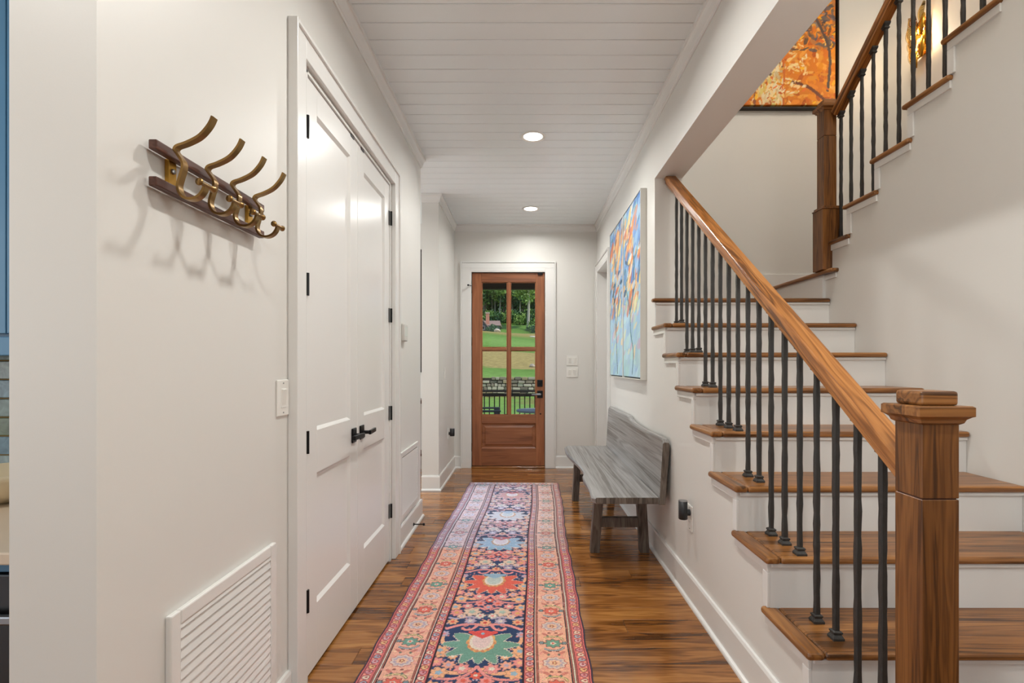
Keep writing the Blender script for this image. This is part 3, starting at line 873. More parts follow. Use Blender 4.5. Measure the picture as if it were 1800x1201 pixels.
# door stop on the baseboard under the second grille
ds = thing('door_stop', 'small black rod door stop on the left baseboard', 'door stop', (XL + 0.0275, 3.83, 0.043))
MB().lathe([(0.012, 0), (0.012, 0.004), (0.006, 0.008)], (XL + 0.0145, 3.83, 0.043), 'X', 14).build('base', M['black_metal'], ds)
MB().tube([(XL + 0.02, 3.83, 0.043), (XL + 0.088, 3.83, 0.043)], 0.0042, 10).build('rod', M['black_metal'], ds)
MB().lathe([(0.006, 0), (0.010, 0.003), (0.010, 0.012), (0.006, 0.015)], (XL + 0.084, 3.83, 0.043), 'X', 14).build('tip', M['black_metal'], ds, smooth=True)

# ================================================================== SWITCHES, OUTLETS, THERMOSTAT
def plate_x(name, label, cat, x, s, yc, zc, wy, hz, kind, group=None):
    """cover plate on a wall of constant x, facing s"""
    t = thing(name, label, cat, (x, yc, zc), group)
    MB().box(x, x + s * 0.006, yc - wy / 2, yc + wy / 2, zc - hz / 2, zc + hz / 2).build('cover_plate', M['white_plastic'], t, bevel=0.004)
    if kind == 'rocker':
        MB().box(x + s * 0.004, x + s * 0.0075, yc - 0.0175, yc + 0.0175, zc - 0.034, zc + 0.034).build('rocker_frame', M['white_plastic'], t, bevel=0.001, seg=1)
        xa, xb, xm = x + s * 0.006, x + s * 0.013, x + s * 0.0085
        MB().hexa([(xa, yc - 0.0155, zc - 0.030), (xa + s * 0.001, yc - 0.0155, zc - 0.030), (xa + s * 0.001, yc + 0.0155, zc - 0.030), (xa, yc + 0.0155, zc - 0.030)],
                  [(xa, yc - 0.0155, zc + 0.030), (xb, yc - 0.0155, zc + 0.030), (xb, yc + 0.0155, zc + 0.030), (xa, yc + 0.0155, zc + 0.030)]).build('rocker', M['white_plastic'], t, bevel=0.001, seg=1)
    if kind == 'outlet':
        for dz in (-0.020, 0.020):
            q = MB().box(x + s * 0.004, x + s * 0.0075, yc - 0.0165, yc + 0.0165, zc + dz - 0.014, zc + dz + 0.014).build('receptacle', M['white_plastic'], t, bevel=0.003)
            MB().box(x + s * 0.0070, x + s * 0.0078, yc - 0.008, yc - 0.006, zc + dz - 0.004, zc + dz + 0.006).box(x + s * 0.0070, x + s * 0.0078, yc + 0.006, yc + 0.008, zc + dz - 0.004, zc + dz + 0.006).build('slots', M['slot'], q)
    for dz in (-1, 1):
        MB().lathe([(0.0028, 0), (0.0028, s * 0.0012)], (x + s * 0.006, yc, zc + dz * (hz / 2 - 0.012)), 'X', 10).build('screw', M['steel'], t)
    return t


plate_x('light_switch', 'white light switch beside the tall double closet doors', 'light switch', XL, 1, 1.782, 1.118, 0.086, 0.126, 'rocker')
plate_x('light_switch', 'small white light switch on the left wall by the front door', 'light switch', XL, 1, 5.42, 1.148, 0.075, 0.118, 'rocker')
plate_x('wall_outlet', 'white wall outlet low by the front door holding a plug-in', 'outlet', XL, 1, 5.66, 0.482, 0.072, 0.118, 'outlet')
plate_x('wall_outlet', 'white wall outlet under the stairs beside the bench', 'outlet', XR, -1, 2.680, 0.433, 0.078, 0.134, 'outlet')


def plate_far(zc, label):
    t = thing('switch_plate', label, 'light switch', (0.572, YF, zc))
    y = YF
    MB().box(0.502, 0.642, y - 0.009, y, zc - 0.060, zc + 0.060).build('cover_plate', M['white_plastic'], t, bevel=0.004)
    for xc in (0.545, 0.600):
        MB().box(xc - 0.0175, xc + 0.0175, y - 0.0105, y - 0.005, zc - 0.034, zc + 0.034).build('rocker_frame', M['white_plastic'], t, bevel=0.001, seg=1)
        MB().hexa([(xc - 0.015, y - 0.006, zc - 0.030), (xc + 0.015, y - 0.006, zc - 0.030), (xc + 0.015, y - 0.0115, zc - 0.030), (xc - 0.015, y - 0.0115, zc - 0.030)],
                  [(xc - 0.015, y - 0.006, zc + 0.030), (xc + 0.015, y - 0.006, zc + 0.030), (xc + 0.015, y - 0.017, zc + 0.030), (xc - 0.015, y - 0.017, zc + 0.030)]).build('rocker', M['white_plastic'], t, bevel=0.001, seg=1)


plate_far(1.293, 'upper white double switch plate right of the front door')
plate_far(1.150, 'lower white double switch plate right of the front door')

# thermostat: rounded body with a pale screen
th = thing('thermostat', 'small white thermostat on the left wall past the closet', 'thermostat', (XL, 3.53, 1.455))
MB().box(XL, XL + 0.006, 3.500, 3.590, 1.395, 1.510).build('wall_plate', M['white_plastic'], th, bevel=0.003)
MB().box(XL + 0.005, XL + 0.030, 3.475, 3.580, 1.398, 1.516).build('body', paint('thermostat_grey', srgb(205, 202, 196), 0.4, 0, 10, 0), th, bevel=0.007, seg=3)
MB().box(XL + 0.0295, XL + 0.0310, 3.492, 3.566, 1.432, 1.500).build('screen', paint('thermostat_screen', srgb(238, 240, 238), 0.15, 0, 10, 0), th, bevel=0.001, seg=1)


def air_freshener(label, x, s, y, z, r, hh, arm):
    t = thing('plug_in_diffuser', label, 'air freshener', (x + s * 0.008, y, z))
    xc = x + s * (0.008 + arm + r)
    MB().lathe([(r - 0.003, z - hh / 2), (r, z - hh / 2 + 0.003), (r, z + hh / 2 - 0.004)], (xc, y, 0), 'Z', 28).build('body', M['black_satin'], t, smooth=True)
    MB().lathe([(r, z + hh / 2 - 0.004), (r, z + hh / 2 - 0.001), (r - 0.003, z + hh / 2), (0.004, z + hh / 2)], (xc, y, 0), 'Z', 28).build('top', M['steel'], t)
    MB().tube([(x + s * 0.0078, y, z - 0.014), (xc, y, z - 0.014)], 0.017, 14).build('plug', M['black_satin'], t)


M['black_satin'] = paint('black_satin', srgb(36, 37, 39), 0.42, 0, 10, 0.0)
air_freshener('black cylinder plug-in diffuser in the outlet under the stairs', XR, -1, 2.672, 0.478, 0.0230, 0.098, 0.012)
air_freshener('black plug-in diffuser on the left wall by the front door', XL, 1, 5.66, 0.495, 0.026, 0.085, 0.012)

# ================================================================== BENCH
def end_grain(o):
    o.data.materials.append(M['bench_leg'])
    for p_ in o.data.polygons:
        if abs(p_.normal.y) > 0.9: p_.material_index = 1


bn = thing('bench', 'weathered grey live-edge wooden bench with plank back', 'bench', (0.60, 4.02, 0))
fe = [(4.995, 0.392), (4.90, 0.382), (4.72, 0.374), (4.54, 0.376), (4.40, 0.386), (4.25, 0.401), (4.10, 0.418), (3.95, 0.430), (3.80, 0.436), (3.70, 0.426), (3.62, 0.408), (3.52, 0.402), (3.40, 0.407), (3.28, 0.408), (3.20, 0.406), (3.10, 0.398), (3.05, 0.398), (3.026, 0.418)]
fe = [(4.995 - 0, 0.408)] + fe[1:]
zt, zb = 0.450, 0.411
bkx = lambda y_: 0.796
mb = MB(); vs_ = []; fs = []
cnt = len(fe)
for y_, x_ in fe:                       # top edge, worn under-edge, bottom, back
    vs_ += [(x_ + 0.010, y_, zt), (x_, y_, zt - 0.008), (x_ + 0.004, y_, zb + 0.008), (x_ + 0.012, y_, zb), (bkx(y_), y_, zb), (bkx(y_), y_, zt)]
for i in range(cnt - 1):
    for k in range(6):
        fs.append((i * 6 + k, i * 6 + (k + 1) % 6, i * 6 + 6 + (k + 1) % 6, i * 6 + 6 + k))
fs += [tuple(range(6)), tuple((cnt - 1) * 6 + k for k in range(6))]
mb.poly(vs_, fs)
end_grain(mb.build('seat', M['bench'], bn, bevel=0.003, seg=2))
# back plank with a natural upper edge, leaning a little
te = [(5.01, 0.815), (4.97, 0.835), (4.83, 0.836), (4.55, 0.832), (4.26, 0.834), (4.14, 0.834), (4.07, 0.828), (4.00, 0.812), (3.90, 0.803), (3.75, 0.797), (3.60, 0.792), (3.45, 0.791), (3.30, 0.797), (3.20, 0.800), (3.10, 0.799), (3.045, 0.794), (3.026, 0.776)]
mb = MB(); vs_ = []; fs = []
cnt = len(te)
for y_, z_ in te:
    lean = lambda zz: (zz - 0.41) * 0.060
    b0 = bkx(y_)
    th_ = 0.046
    vs_ += [(b0 + lean(0.405), y_, 0.405), (b0 + lean(z_ - 0.008), y_, z_ - 0.008), (b0 + lean(z_) + 0.008, y_, z_), (b0 + lean(z_) + th_ - 0.012, y_, z_ - 0.002), (b0 + lean(z_) + th_ - 0.004, y_, z_ - 0.016), (b0 + lean(0.405) + th_ - 0.010, y_, 0.405)]
for i in range(cnt - 1):
    for k in range(6):
        fs.append((i * 6 + k, i * 6 + (k + 1) % 6, i * 6 + 6 + (k + 1) % 6, i * 6 + 6 + k))
fs += [tuple(range(6)), tuple((cnt - 1) * 6 + k for k in range(6))]
mb.poly(vs_, fs)
end_grain(mb.build('backrest', M['bench'], bn, bevel=0.003, seg=2))


def leg(xb, yb_, xt, yt, w=0.060):
    h = w / 2
    MB().hexa([(xb - h, yb_ - h, 0), (xb + h, yb_ - h, 0), (xb + h, yb_ + h, 0), (xb - h, yb_ + h, 0)],
              [(xt - h, yt - h, zb), (xt + h, yt - h, zb), (xt + h, yt + h, zb), (xt - h, yt + h, zb)]).build('leg', M['bench_leg'], bn, bevel=0.004)


for yb_, yt in ((3.385, 3.345), (4.665, 4.69)):
    leg(0.462, yb_, 0.486, yt); leg(0.790, yb_, 0.758, yt)
    ym = (yb_ + yt) / 2
    MB().box(0.476, 0.772, ym - 0.019, ym + 0.019, 0.172, 0.236).build('stretcher', M['bench_leg'], bn, bevel=0.003)
MB().box(0.600, 0.650, 3.36, 4.68, 0.182, 0.226).build('stretcher', M['bench_leg'], bn, bevel=0.003) if False else None

# ================================================================== PAINTED SURFACES AS COLOURED GRIDS
def lin(a):
    a = np.asarray(a, dtype=np.float64) / 255.0
    return np.where(a <= 0.04045, a / 12.92, ((a + 0.055) / 1.055) ** 2.4)


class Canvas:
    """colour grid in metres: u across, v along; origin at the low corner"""
    def __init__(self, wu, wv, cell, base):
        self.nu, self.nv = int(round(wu / cell)) + 1, int(round(wv / cell)) + 1
        self.wu, self.wv = wu, wv
        self.u = np.linspace(0, wu, self.nu); self.v = np.linspace(0, wv, self.nv)
        self.im = np.zeros((self.nv, self.nu, 3)); self.im[:] = base
        self.U, self.V = np.meshgrid(self.u, self.v)

    def win(self, cu, cv, r):
        i0, i1 = np.searchsorted(self.u, [cu - r, cu + r]); j0, j1 = np.searchsorted(self.v, [cv - r, cv + r])
        return slice(j0, j1), slice(i0, i1)

    def blob(self, cu, cv, ru, rv, col, lobes=0, amp=0.0, rot=0.0, ph=0.0, a=1.0, only=None):
        s = self.win(cu, cv, max(ru, rv) * (1 + abs(amp)) * 1.05)
        du, dv = self.U[s] - cu, self.V[s] - cv
        c, sn = math.cos(rot), math.sin(rot)
        p, q = (du * c + dv * sn) / ru, (-du * sn + dv * c) / rv
        rr = 1.0
        if lobes: rr = 1 + amp * np.cos(lobes * np.arctan2(q, p) + ph)
        m = p * p + q * q < rr * rr
        if only is not None: m &= np.abs(self.im[s] - np.array(only)).sum(-1) < 40
        t = self.im[s]
        t[m] = t[m] * (1 - a) + np.array(col) * a

    def line(self, pts, r, col):
        for (a0, b0), (a1, b1) in zip(pts[:-1], pts[1:]):
            n = max(1, int(math.hypot(a1 - a0, b1 - b0) / (r * 0.8)))
            for k in range(n): self.blob(a0 + (a1 - a0) * k / n, b0 + (b1 - b0) * k / n, r, r, col)

    def rect(self, u0, u1, col, v0=None, v1=None):
        s = (slice(None) if v0 is None else slice(*np.searchsorted(self.v, [v0, v1])), slice(*np.searchsorted(self.u, [u0, u1])))
        self.im[s] = col


def grid_object(name, cv, fn, mat, parent, skirt=None, origin=None):
    """fn(U, V) -> X, Y, Z arrays; skirt: function lowering boundary vertices to give the piece a thickness"""
    X, Y, Z = fn(cv.U, cv.V)
    P = np.stack([X, Y, Z], -1).reshape(-1, 3)
    o0 = np.array(origin if origin is not None else (WL[parent.name] if parent else (0, 0, 0)))
    nv, nu = cv.nv, cv.nu
    idx = np.arange(nv * nu).reshape(nv, nu)
    quads = np.stack([idx[:-1, :-1], idx[:-1, 1:], idx[1:, 1:], idx[1:, :-1]], -1).reshape(-1, 4)
    C = np.concatenate([lin(np.clip(cv.im, 0, 255)), np.ones((nv, nu, 1))], -1).reshape(-1, 4)
    if skirt:
        ring = np.concatenate([idx[0, :], idx[1:, -1], idx[-1, -2::-1], idx[-2:0:-1, 0]])
        low = P[ring] + np.array(skirt)
        b = len(P) + np.arange(len(ring))
        P = np.concatenate([P, low]); C = np.concatenate([C, C[ring]])
        r2, b2 = np.roll(ring, -1), np.roll(b, -1)
        quads = np.concatenate([quads, np.stack([ring, b, b2, r2], -1)])
    P = P - o0
    me = bpy.data.meshes.new(name)
    me.vertices.add(len(P)); me.vertices.foreach_set('co', P.astype(np.float32).ravel())
    me.loops.add(len(quads) * 4); me.loops.foreach_set('vertex_index', quads.astype(np.int32).ravel())
    me.polygons.add(len(quads)); me.polygons.foreach_set('loop_start', np.arange(0, len(quads) * 4, 4, dtype=np.int32))
    me.update(calc_edges=True)
    at = me.color_attributes.new('Col', 'FLOAT_COLOR', 'POINT'); at.data.foreach_set('color', C.astype(np.float32).ravel())
    me.materials.append(mat)
    return place(name, me, parent, o0=o0)


# ------------------------------------------------------------------ RUG
RW, RL_ = 0.925, 4.15
rug_c = Canvas(RW, RL_, 0.0029, (30, 46, 78))
R_ = random.Random(11)
NAVY = (34, 60, 102)
cu0 = RW / 2
c = rug_c
f0, f1 = 0.278, RW - 0.278
c.rect(0, RW, NAVY)
PINK, PEACH, LAV, SKY, CREAM, RED, CORAL, TEAL, GOLD, DARK = (232, 150, 148), (238, 178, 140), (188, 172, 196), (150, 180, 204), (226, 214, 202), (206, 66, 66), (226, 100, 84), (112, 158, 144), (226, 172, 110), (44, 34, 46)
L = 0.645
V_FIRST = 1.06            # metres from the near end to the first medallion in view


def both(cu, cv, *a_, **k_):
    c.blob(cu0 + cu, cv, *a_, **k_)
    if abs(cu) > 1e-6:
        if 'rot' in k_: k_ = dict(k_, rot=-k_['rot'])
        if 'ph' in k_: k_ = dict(k_, ph=PI - k_['ph'] if False else k_['ph'])
        c.blob(cu0 - cu, cv, *a_, **k_)


def stem(pts, r, col):
    p = [(cu0 + u_, v_) for u_, v_ in bez(pts, 8)]
    c.line(p, r, col); c.line([(2 * cu0 - u_, v_) for u_, v_ in p], r, col)


def flower(cu, cv, r, col, mid):
    both(cu, cv, r * 1.12, r * 1.12, tuple(x * 0.72 for x in col), 7, 0.16)
    both(cu, cv, r, r, col, 7, 0.18)
    both(cu, cv, r * 0.42, r * 0.42, mid, 5, 0.2)


def palmette(v0, col, edge, heart, top):
    """big serrated leaf palmette opening towards the far end"""
    def leaf(ang, ln, wd):
        s_, k_ = math.sin(ang), math.cos(ang)
        for g, cc in ((1.0, edge), (0.9, col)):
            for t in np.linspace(0.25, 1.0, 7):
                both(s_ * ln * t, v0 - 0.012 + k_ * ln * t * 0.86, wd * g * (1.15 - 0.62 * t), wd * g * (1.15 - 0.62 * t) * 0.9, cc, 5, 0.22, ph=ang)
    spec = ((0.98, 0.138, 0.027), (1.58, 0.156, 0.0245), (2.13, 0.152, 0.0245), (2.66, 0.148, 0.0225), (3.1416, 0.132, 0.023))
    for g, cc in ((1.0, edge), (0.90, col)):
        for ang, ln, wd in spec:
            s_, k_ = math.sin(ang), math.cos(ang)
            for t in np.linspace(0.2, 1.0, 9):
                w_ = wd * (0.78 + 0.42 * math.sin(PI * min(1.0, t * 0.86)) - 0.32 * max(0.0, t - 0.7) / 0.3) * g - (1 - g) * 0.008
                both(s_ * ln * t, v0 - 0.01 + k_ * ln * t, w_, w_, cc, 5, 0.20, ph=ang * 3 + t * 4)
        both(0.0, v0 - 0.01, 0.078 * g, 0.078 * g, cc)
    both(0, v0 + 0.010, 0.064, 0.082, GOLD, 10, 0.05); both(0, v0 + 0.014, 0.053, 0.071, CREAM); both(0, v0 + 0.018, 0.040, 0.058, heart)
    for k in range(8):
        a_ = PI * (0.05 + 0.9 * k / 7) + PI
        c.blob(cu0 + 0.060 * math.cos(a_), v0 + 0.012 + 0.076 * math.sin(a_), 0.008, 0.010, (210, 140, 100))
    for t in np.linspace(0, 1, 10):
        both(0.052 * (1 - t), v0 + 0.092 - 0.046 * t * 0.9 + 0.0 * t, 0.010 + 0.006 * (1 - t), 0.012, top)
    both(0, v0 + 0.086, 0.058, 0.022, top, 4, 0.10); both(0, v0 + 0.072, 0.030, 0.026, top); both(0, v0 + 0.080, 0.008, 0.010, SKY)


v = V_FIRST - 2 * L
n_ = 0
leafcols = [TEAL, CORAL, (136, 178, 204), (198, 196, 196), (224, 140, 130)]
while v < RL_ + L:
    idx = int(round((v - V_FIRST) / L))
    col = leafcols[idx % 5]
    # arabesques between the palmettes
    stem([(0.0, v + 0.150), (0.05, v + 0.165), (0.10, v + 0.160), (0.150, v + 0.135), (0.172, v + 0.120)], 0.0095, PINK)
    stem([(0.035, v + 0.150), (0.055, v + 0.118), (0.085, v + 0.112), (0.100, v + 0.130)], 0.0075, PINK)
    stem([(0.02, v + 0.45), (0.07, v + 0.425), (0.120, v + 0.43), (0.165, v + 0.455)], 0.0115, PEACH)
    stem([(0.0, v + 0.47), (0.04, v + 0.41), (0.10, v + 0.385), (0.17, v + 0.390)], 0.0080, PINK)
    stem([(0.03, v + 0.22), (0.08, v + 0.235), (0.14, v + 0.215), (0.18, v + 0.225)], 0.0080, LAV)
    stem([(0.015, v + 0.31), (0.05, v + 0.33), (0.09, v + 0.315), (0.13, v + 0.345)], 0.0075, PINK)
    stem([(0.17, v + 0.0), (0.178, v + 0.05), (0.165, v + 0.08)], 0.009, PEACH)
    for (a_, b_, r_, cc, mm) in ((0.075, 0.285, 0.033, (226, 196, 176), (170, 190, 180)), (0.150, 0.275, 0.025, PINK, GOLD), (0.0, 0.178, 0.020, PEACH, RED), (0.155, 0.185, 0.020, PEACH, CORAL),
                             (0.072, 0.195, 0.021, LAV, CREAM), (0.030, 0.245, 0.018, CREAM, PINK), (0.120, 0.240, 0.017, (236, 196, 176), LAV), (0.166, 0.335, 0.026, PEACH, SKY), (0.105, 0.345, 0.021, PINK, CREAM),
                             (0.0, 0.335, 0.020, PINK, SKY), (0.045, 0.375, 0.022, PINK, CORAL), (0.150, 0.425, 0.028, PEACH, SKY), (0.060, 0.455, 0.026, PINK, CREAM), (0.0, 0.410, 0.018, CORAL, CREAM),
                             (0.172, 0.500, 0.023, PINK, PEACH), (0.118, 0.480, 0.021, (236, 170, 150), LAV), (0.172, -0.060, 0.027, PEACH, SKY), (0.176, 0.075, 0.018, LAV, PINK), (0.060, 0.525, 0.013, CORAL, PEACH), (0.110, 0.538, 0.015, PEACH, CREAM), (0.165, 0.560, 0.022, PEACH, SKY)):
        flower(a_, v + b_, r_ * 1.16, cc, mm)
    palmette(v, col, CREAM if idx % 2 == 0 else (236, 200, 180), (222, 196, 196) if idx % 2 == 0 else (190, 200, 196), (222, 84, 80) if idx % 2 == 0 else SKY)
    v += L; n_ += 1
# small sprigs filling the navy
for _ in range(1100):
    u_, v_ = R_.uniform(0.0, 0.185), R_.uniform(0, RL_)
    both(u_, v_, R_.uniform(0.003, 0.0075), R_.uniform(0.003, 0.006), R_.choice((PINK, PEACH, PINK, (214, 132, 128), LAV, (70, 96, 140))), rot=R_.uniform(0, 3), only=NAVY)
# navy tones
nz = np.random.default_rng(3)
# borders, mirrored left and right
def border(side):
    X = lambda d: d if side < 0 else RW - d
    def band(d0, d1, col):
        a0, a1 = sorted((X(d0), X(d1))); c.rect(a0, a1, col)
    band(0, 0.280, (200, 84, 86))
    band(0, 0.008, (66, 46, 62))
    band(0.008, 0.062, (214, 112, 114))
    band(0.062, 0.082, (214, 128, 112))
    band(0.082, 0.212, (236, 178, 156))
    band(0.212, 0.228, (216, 126, 108))
    band(0.228, 0.272, (214, 108, 108))
    for d in (0.012, 0.058, 0.066, 0.074, 0.081, 0.213, 0.220, 0.229, 0.270):
        band(d, d + 0.0032, DARK)
    band(0.069, 0.073, CREAM); band(0.2245, 0.228, CREAM); band(0.274, 0.279, (52, 30, 44))
    # main border mottling and motifs
    for _ in range(900):
        c.blob(X(R_.uniform(0.086, 0.210)), R_.uniform(0, RL_), R_.uniform(0.005, 0.016), R_.uniform(0.004, 0.012), R_.choice(((242, 198, 168), (230, 156, 146), (238, 176, 164), (242, 208, 178), (228, 164, 162))), a=0.6)
    vv = 0.03; k = 0
    while vv < RL_:
        t = k % 4
        m_ = X(0.147)
        if t == 0:
            c.blob(m_, vv, 0.050, 0.044, (196, 110, 108), 9, 0.06); c.blob(m_, vv, 0.046, 0.040, (224, 204, 196), 9, 0.08); c.blob(m_, vv, 0.036, 0.031, (190, 172, 190), 9, 0.10); c.blob(m_, vv, 0.025, 0.021, (236, 196, 170), 8, 0.15); c.blob(m_, vv, 0.011, 0.010, (178, 96, 80), 5, 0.2); c.blob(m_, vv, 0.005, 0.005, (240, 210, 160))
        elif t == 2:
            c.blob(m_, vv, 0.038, 0.033, (130, 62, 62), 8, 0.16); c.blob(m_, vv, 0.034, 0.029, TEAL if (k // 4) % 2 else (224, 110, 96), 8, 0.18); c.blob(m_, vv, 0.012, 0.011, CREAM, 5, 0.2); c.blob(m_, vv, 0.006, 0.006, CORAL)
            for s_ in (-1, 1):
                c.blob(m_ + s_ * 0.050, vv + 0.004, 0.0125, 0.0125, DARK, 6, 0.14); c.blob(m_ + s_ * 0.050, vv + 0.004, 0.0095, 0.0095, (130, 150, 160), 6, 0.2)
            for s_ in (-1, 1):      # curled leaves above and below
                arc = [(m_ + 0.046 * math.cos(x), vv + s_ * (0.024 + 0.032 * math.sin(x))) for x in np.linspace(0.25, 2.6, 12)]
                c.line(arc, 0.0068, DARK); c.line(arc, 0.0044, (222, 200, 150) if s_ > 0 else (168, 180, 190))
        else:
            for s_ in (-1, 1):
                c.blob(m_ + s_ * 0.034, vv, 0.020, 0.008, (210, 130, 120), rot=s_ * 0.7); c.blob(m_ + s_ * 0.016, vv + 0.012, 0.008, 0.006, (150, 86, 80)); c.blob(m_ + s_ * 0.022, vv - 0.014, 0.006, 0.007, (110, 120, 110))
        k += 1; vv += 0.074
    for d, pitch in ((0.035, 0.036), (0.250, 0.036)):
        vv = 0.01; k = 0
        while vv < RL_:
            cc = ((220, 180, 190), (170, 178, 196), (236, 214, 196), (214, 150, 160), (232, 190, 140))[k % 5]
            c.blob(X(d), vv, 0.0160, 0.0150, (96, 44, 58), 3, 0.10, ph=k); c.blob(X(d), vv, 0.0132, 0.0124, cc, 3, 0.10, ph=k); c.blob(X(d) + 0.002, vv + 0.002, 0.0055, 0.005, (170, 70, 76)); 
            c.blob(X(d) - 0.012, vv + 0.018, 0.005, 0.005, (238, 170, 150)); c.blob(X(d) + 0.012, vv + 0.018, 0.005, 0.005, (238, 170, 150))
            k += 1; vv += pitch


border(-1); border(1)
# far end border
for d0, d1, col in ((0.0, 0.012, (176, 120, 90)), (0.012, 0.060, (230, 176, 146)), (0.060, 0.066, DARK), (0.066, 0.10, (210, 140, 130)), (0.10, 0.105, DARK)):
    s0, s1 = np.searchsorted(c.v, [RL_ - d1, RL_ - d0 + 0.01]); s2 = np.searchsorted(c.u, [0.05, RW - 0.05])
    c.im[s0:s1, s2[0]:s2[1]] = col
for k in range(26):
    c.blob(0.07 + k * 0.0315, RL_ - 0.036, 0.012, 0.014, (CREAM, (150, 160, 186), CORAL, TEAL)[k % 4], 5, 0.2)
    c.blob(0.07 + k * 0.0315, RL_ - 0.083, 0.009, 0.011, (CREAM, LAV, PEACH)[k % 3], 5, 0.2)
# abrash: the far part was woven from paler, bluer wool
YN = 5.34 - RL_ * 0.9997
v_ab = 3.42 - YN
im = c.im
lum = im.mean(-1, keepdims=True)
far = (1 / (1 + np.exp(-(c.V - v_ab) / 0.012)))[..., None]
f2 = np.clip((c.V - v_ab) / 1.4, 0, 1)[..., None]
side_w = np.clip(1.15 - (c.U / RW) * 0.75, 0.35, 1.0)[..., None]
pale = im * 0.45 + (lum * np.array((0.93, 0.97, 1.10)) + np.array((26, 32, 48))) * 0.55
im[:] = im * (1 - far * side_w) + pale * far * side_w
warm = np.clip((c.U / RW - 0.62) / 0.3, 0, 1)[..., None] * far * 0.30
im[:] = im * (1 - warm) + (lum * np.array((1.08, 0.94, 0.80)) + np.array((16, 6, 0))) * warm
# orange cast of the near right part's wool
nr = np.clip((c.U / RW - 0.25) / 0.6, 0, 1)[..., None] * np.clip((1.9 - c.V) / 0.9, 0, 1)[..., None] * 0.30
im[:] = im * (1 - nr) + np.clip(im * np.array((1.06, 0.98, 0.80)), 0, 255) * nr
wool = nz.normal(0, 1, (c.nv, c.nu, 1))
im *= 1 + 0.055 * wool
st_ = nz.normal(0, 1, (c.nv, 1, 1)); im *= 1 + 0.018 * st_
EDGE = [(0.0030 * math.sin(i * 0.23) + R_.uniform(-0.0010, 0.0010)) for i in range(400)]
ANG = 0.0256


def rug_fn(U, V):
    e = np.interp(V, np.linspace(0, RL_, 400), EDGE)
    wob = 0.006 * np.sin(V * 1.9 + 0.6) + 0.004 * np.sin(V * 4.3)
    u = (U - RW / 2) + wob + e * (np.abs(U / RW - 0.5) * 2) ** 6
    X = -0.196 + u + (V + YN - 2.0) * math.tan(ANG)
    Y = YN + V - u * math.tan(ANG)
    pile = 0.0012 * (im.mean(-1) / 160.0)
    return X, Y, 0.0085 + pile + 0.0 * X


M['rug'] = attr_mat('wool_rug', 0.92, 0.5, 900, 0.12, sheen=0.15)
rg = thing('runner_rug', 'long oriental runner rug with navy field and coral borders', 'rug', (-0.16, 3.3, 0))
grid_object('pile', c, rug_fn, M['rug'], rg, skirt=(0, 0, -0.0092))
fr = MB()
for i in range(210):
    u_ = -RW / 2 + 0.01 + i * (RW - 0.02) / 209
    y_ = 5.335 - u_ * math.tan(ANG); x_ = -0.196 + (5.335 - 2.0) * math.tan(ANG) + u_ + 0.006 * math.sin(RL_ * 1.9 + .6) + 0.004 * math.sin(RL_ * 4.3)
    ln = R_.uniform(0.014, 0.032); dx = R_.uniform(-0.008, 0.008)
    fr.poly([(x_ - 0.0015, y_, 0.002), (x_ + 0.0015, y_, 0.002), (x_ + 0.0015, y_, 0.007), (x_ - 0.0015, y_, 0.007), (x_ + dx - 0.0012, y_ + ln, 0.0005), (x_ + dx + 0.0012, y_ + ln, 0.0005), (x_ + dx + 0.0012, y_ + ln, 0.003), (x_ + dx - 0.0012, y_ + ln, 0.003)],
            [(0, 1, 5, 4), (1, 2, 6, 5), (2, 3, 7, 6), (3, 0, 4, 7), (4, 5, 6, 7)])
tag(fr.build('fringe', paint('fringe_wool', srgb(222, 196, 168), 0.9, 0, 10, 0.1), rg), kind='stuff')

# ------------------------------------------------------------------ BLUE AND ORANGE DIPTYCH
def brush(cv, n, rnd, region, sizes, angs, cols, a=(0.7, 1.0)):
    for _ in range(n):
        u_ = rnd.uniform(*region[0]) * cv.wu; v_ = rnd.uniform(*region[1]) * cv.wv
        s_ = rnd.uniform(*sizes); asp = rnd.uniform(0.22, 0.5)
        c0 = rnd.choice(cols); j = rnd.uniform(-12, 12)
        cv.blob(u_, v_, s_, s_ * asp, tuple(x + j for x in c0), rot=rnd.uniform(*angs), a=rnd.uniform(*a))


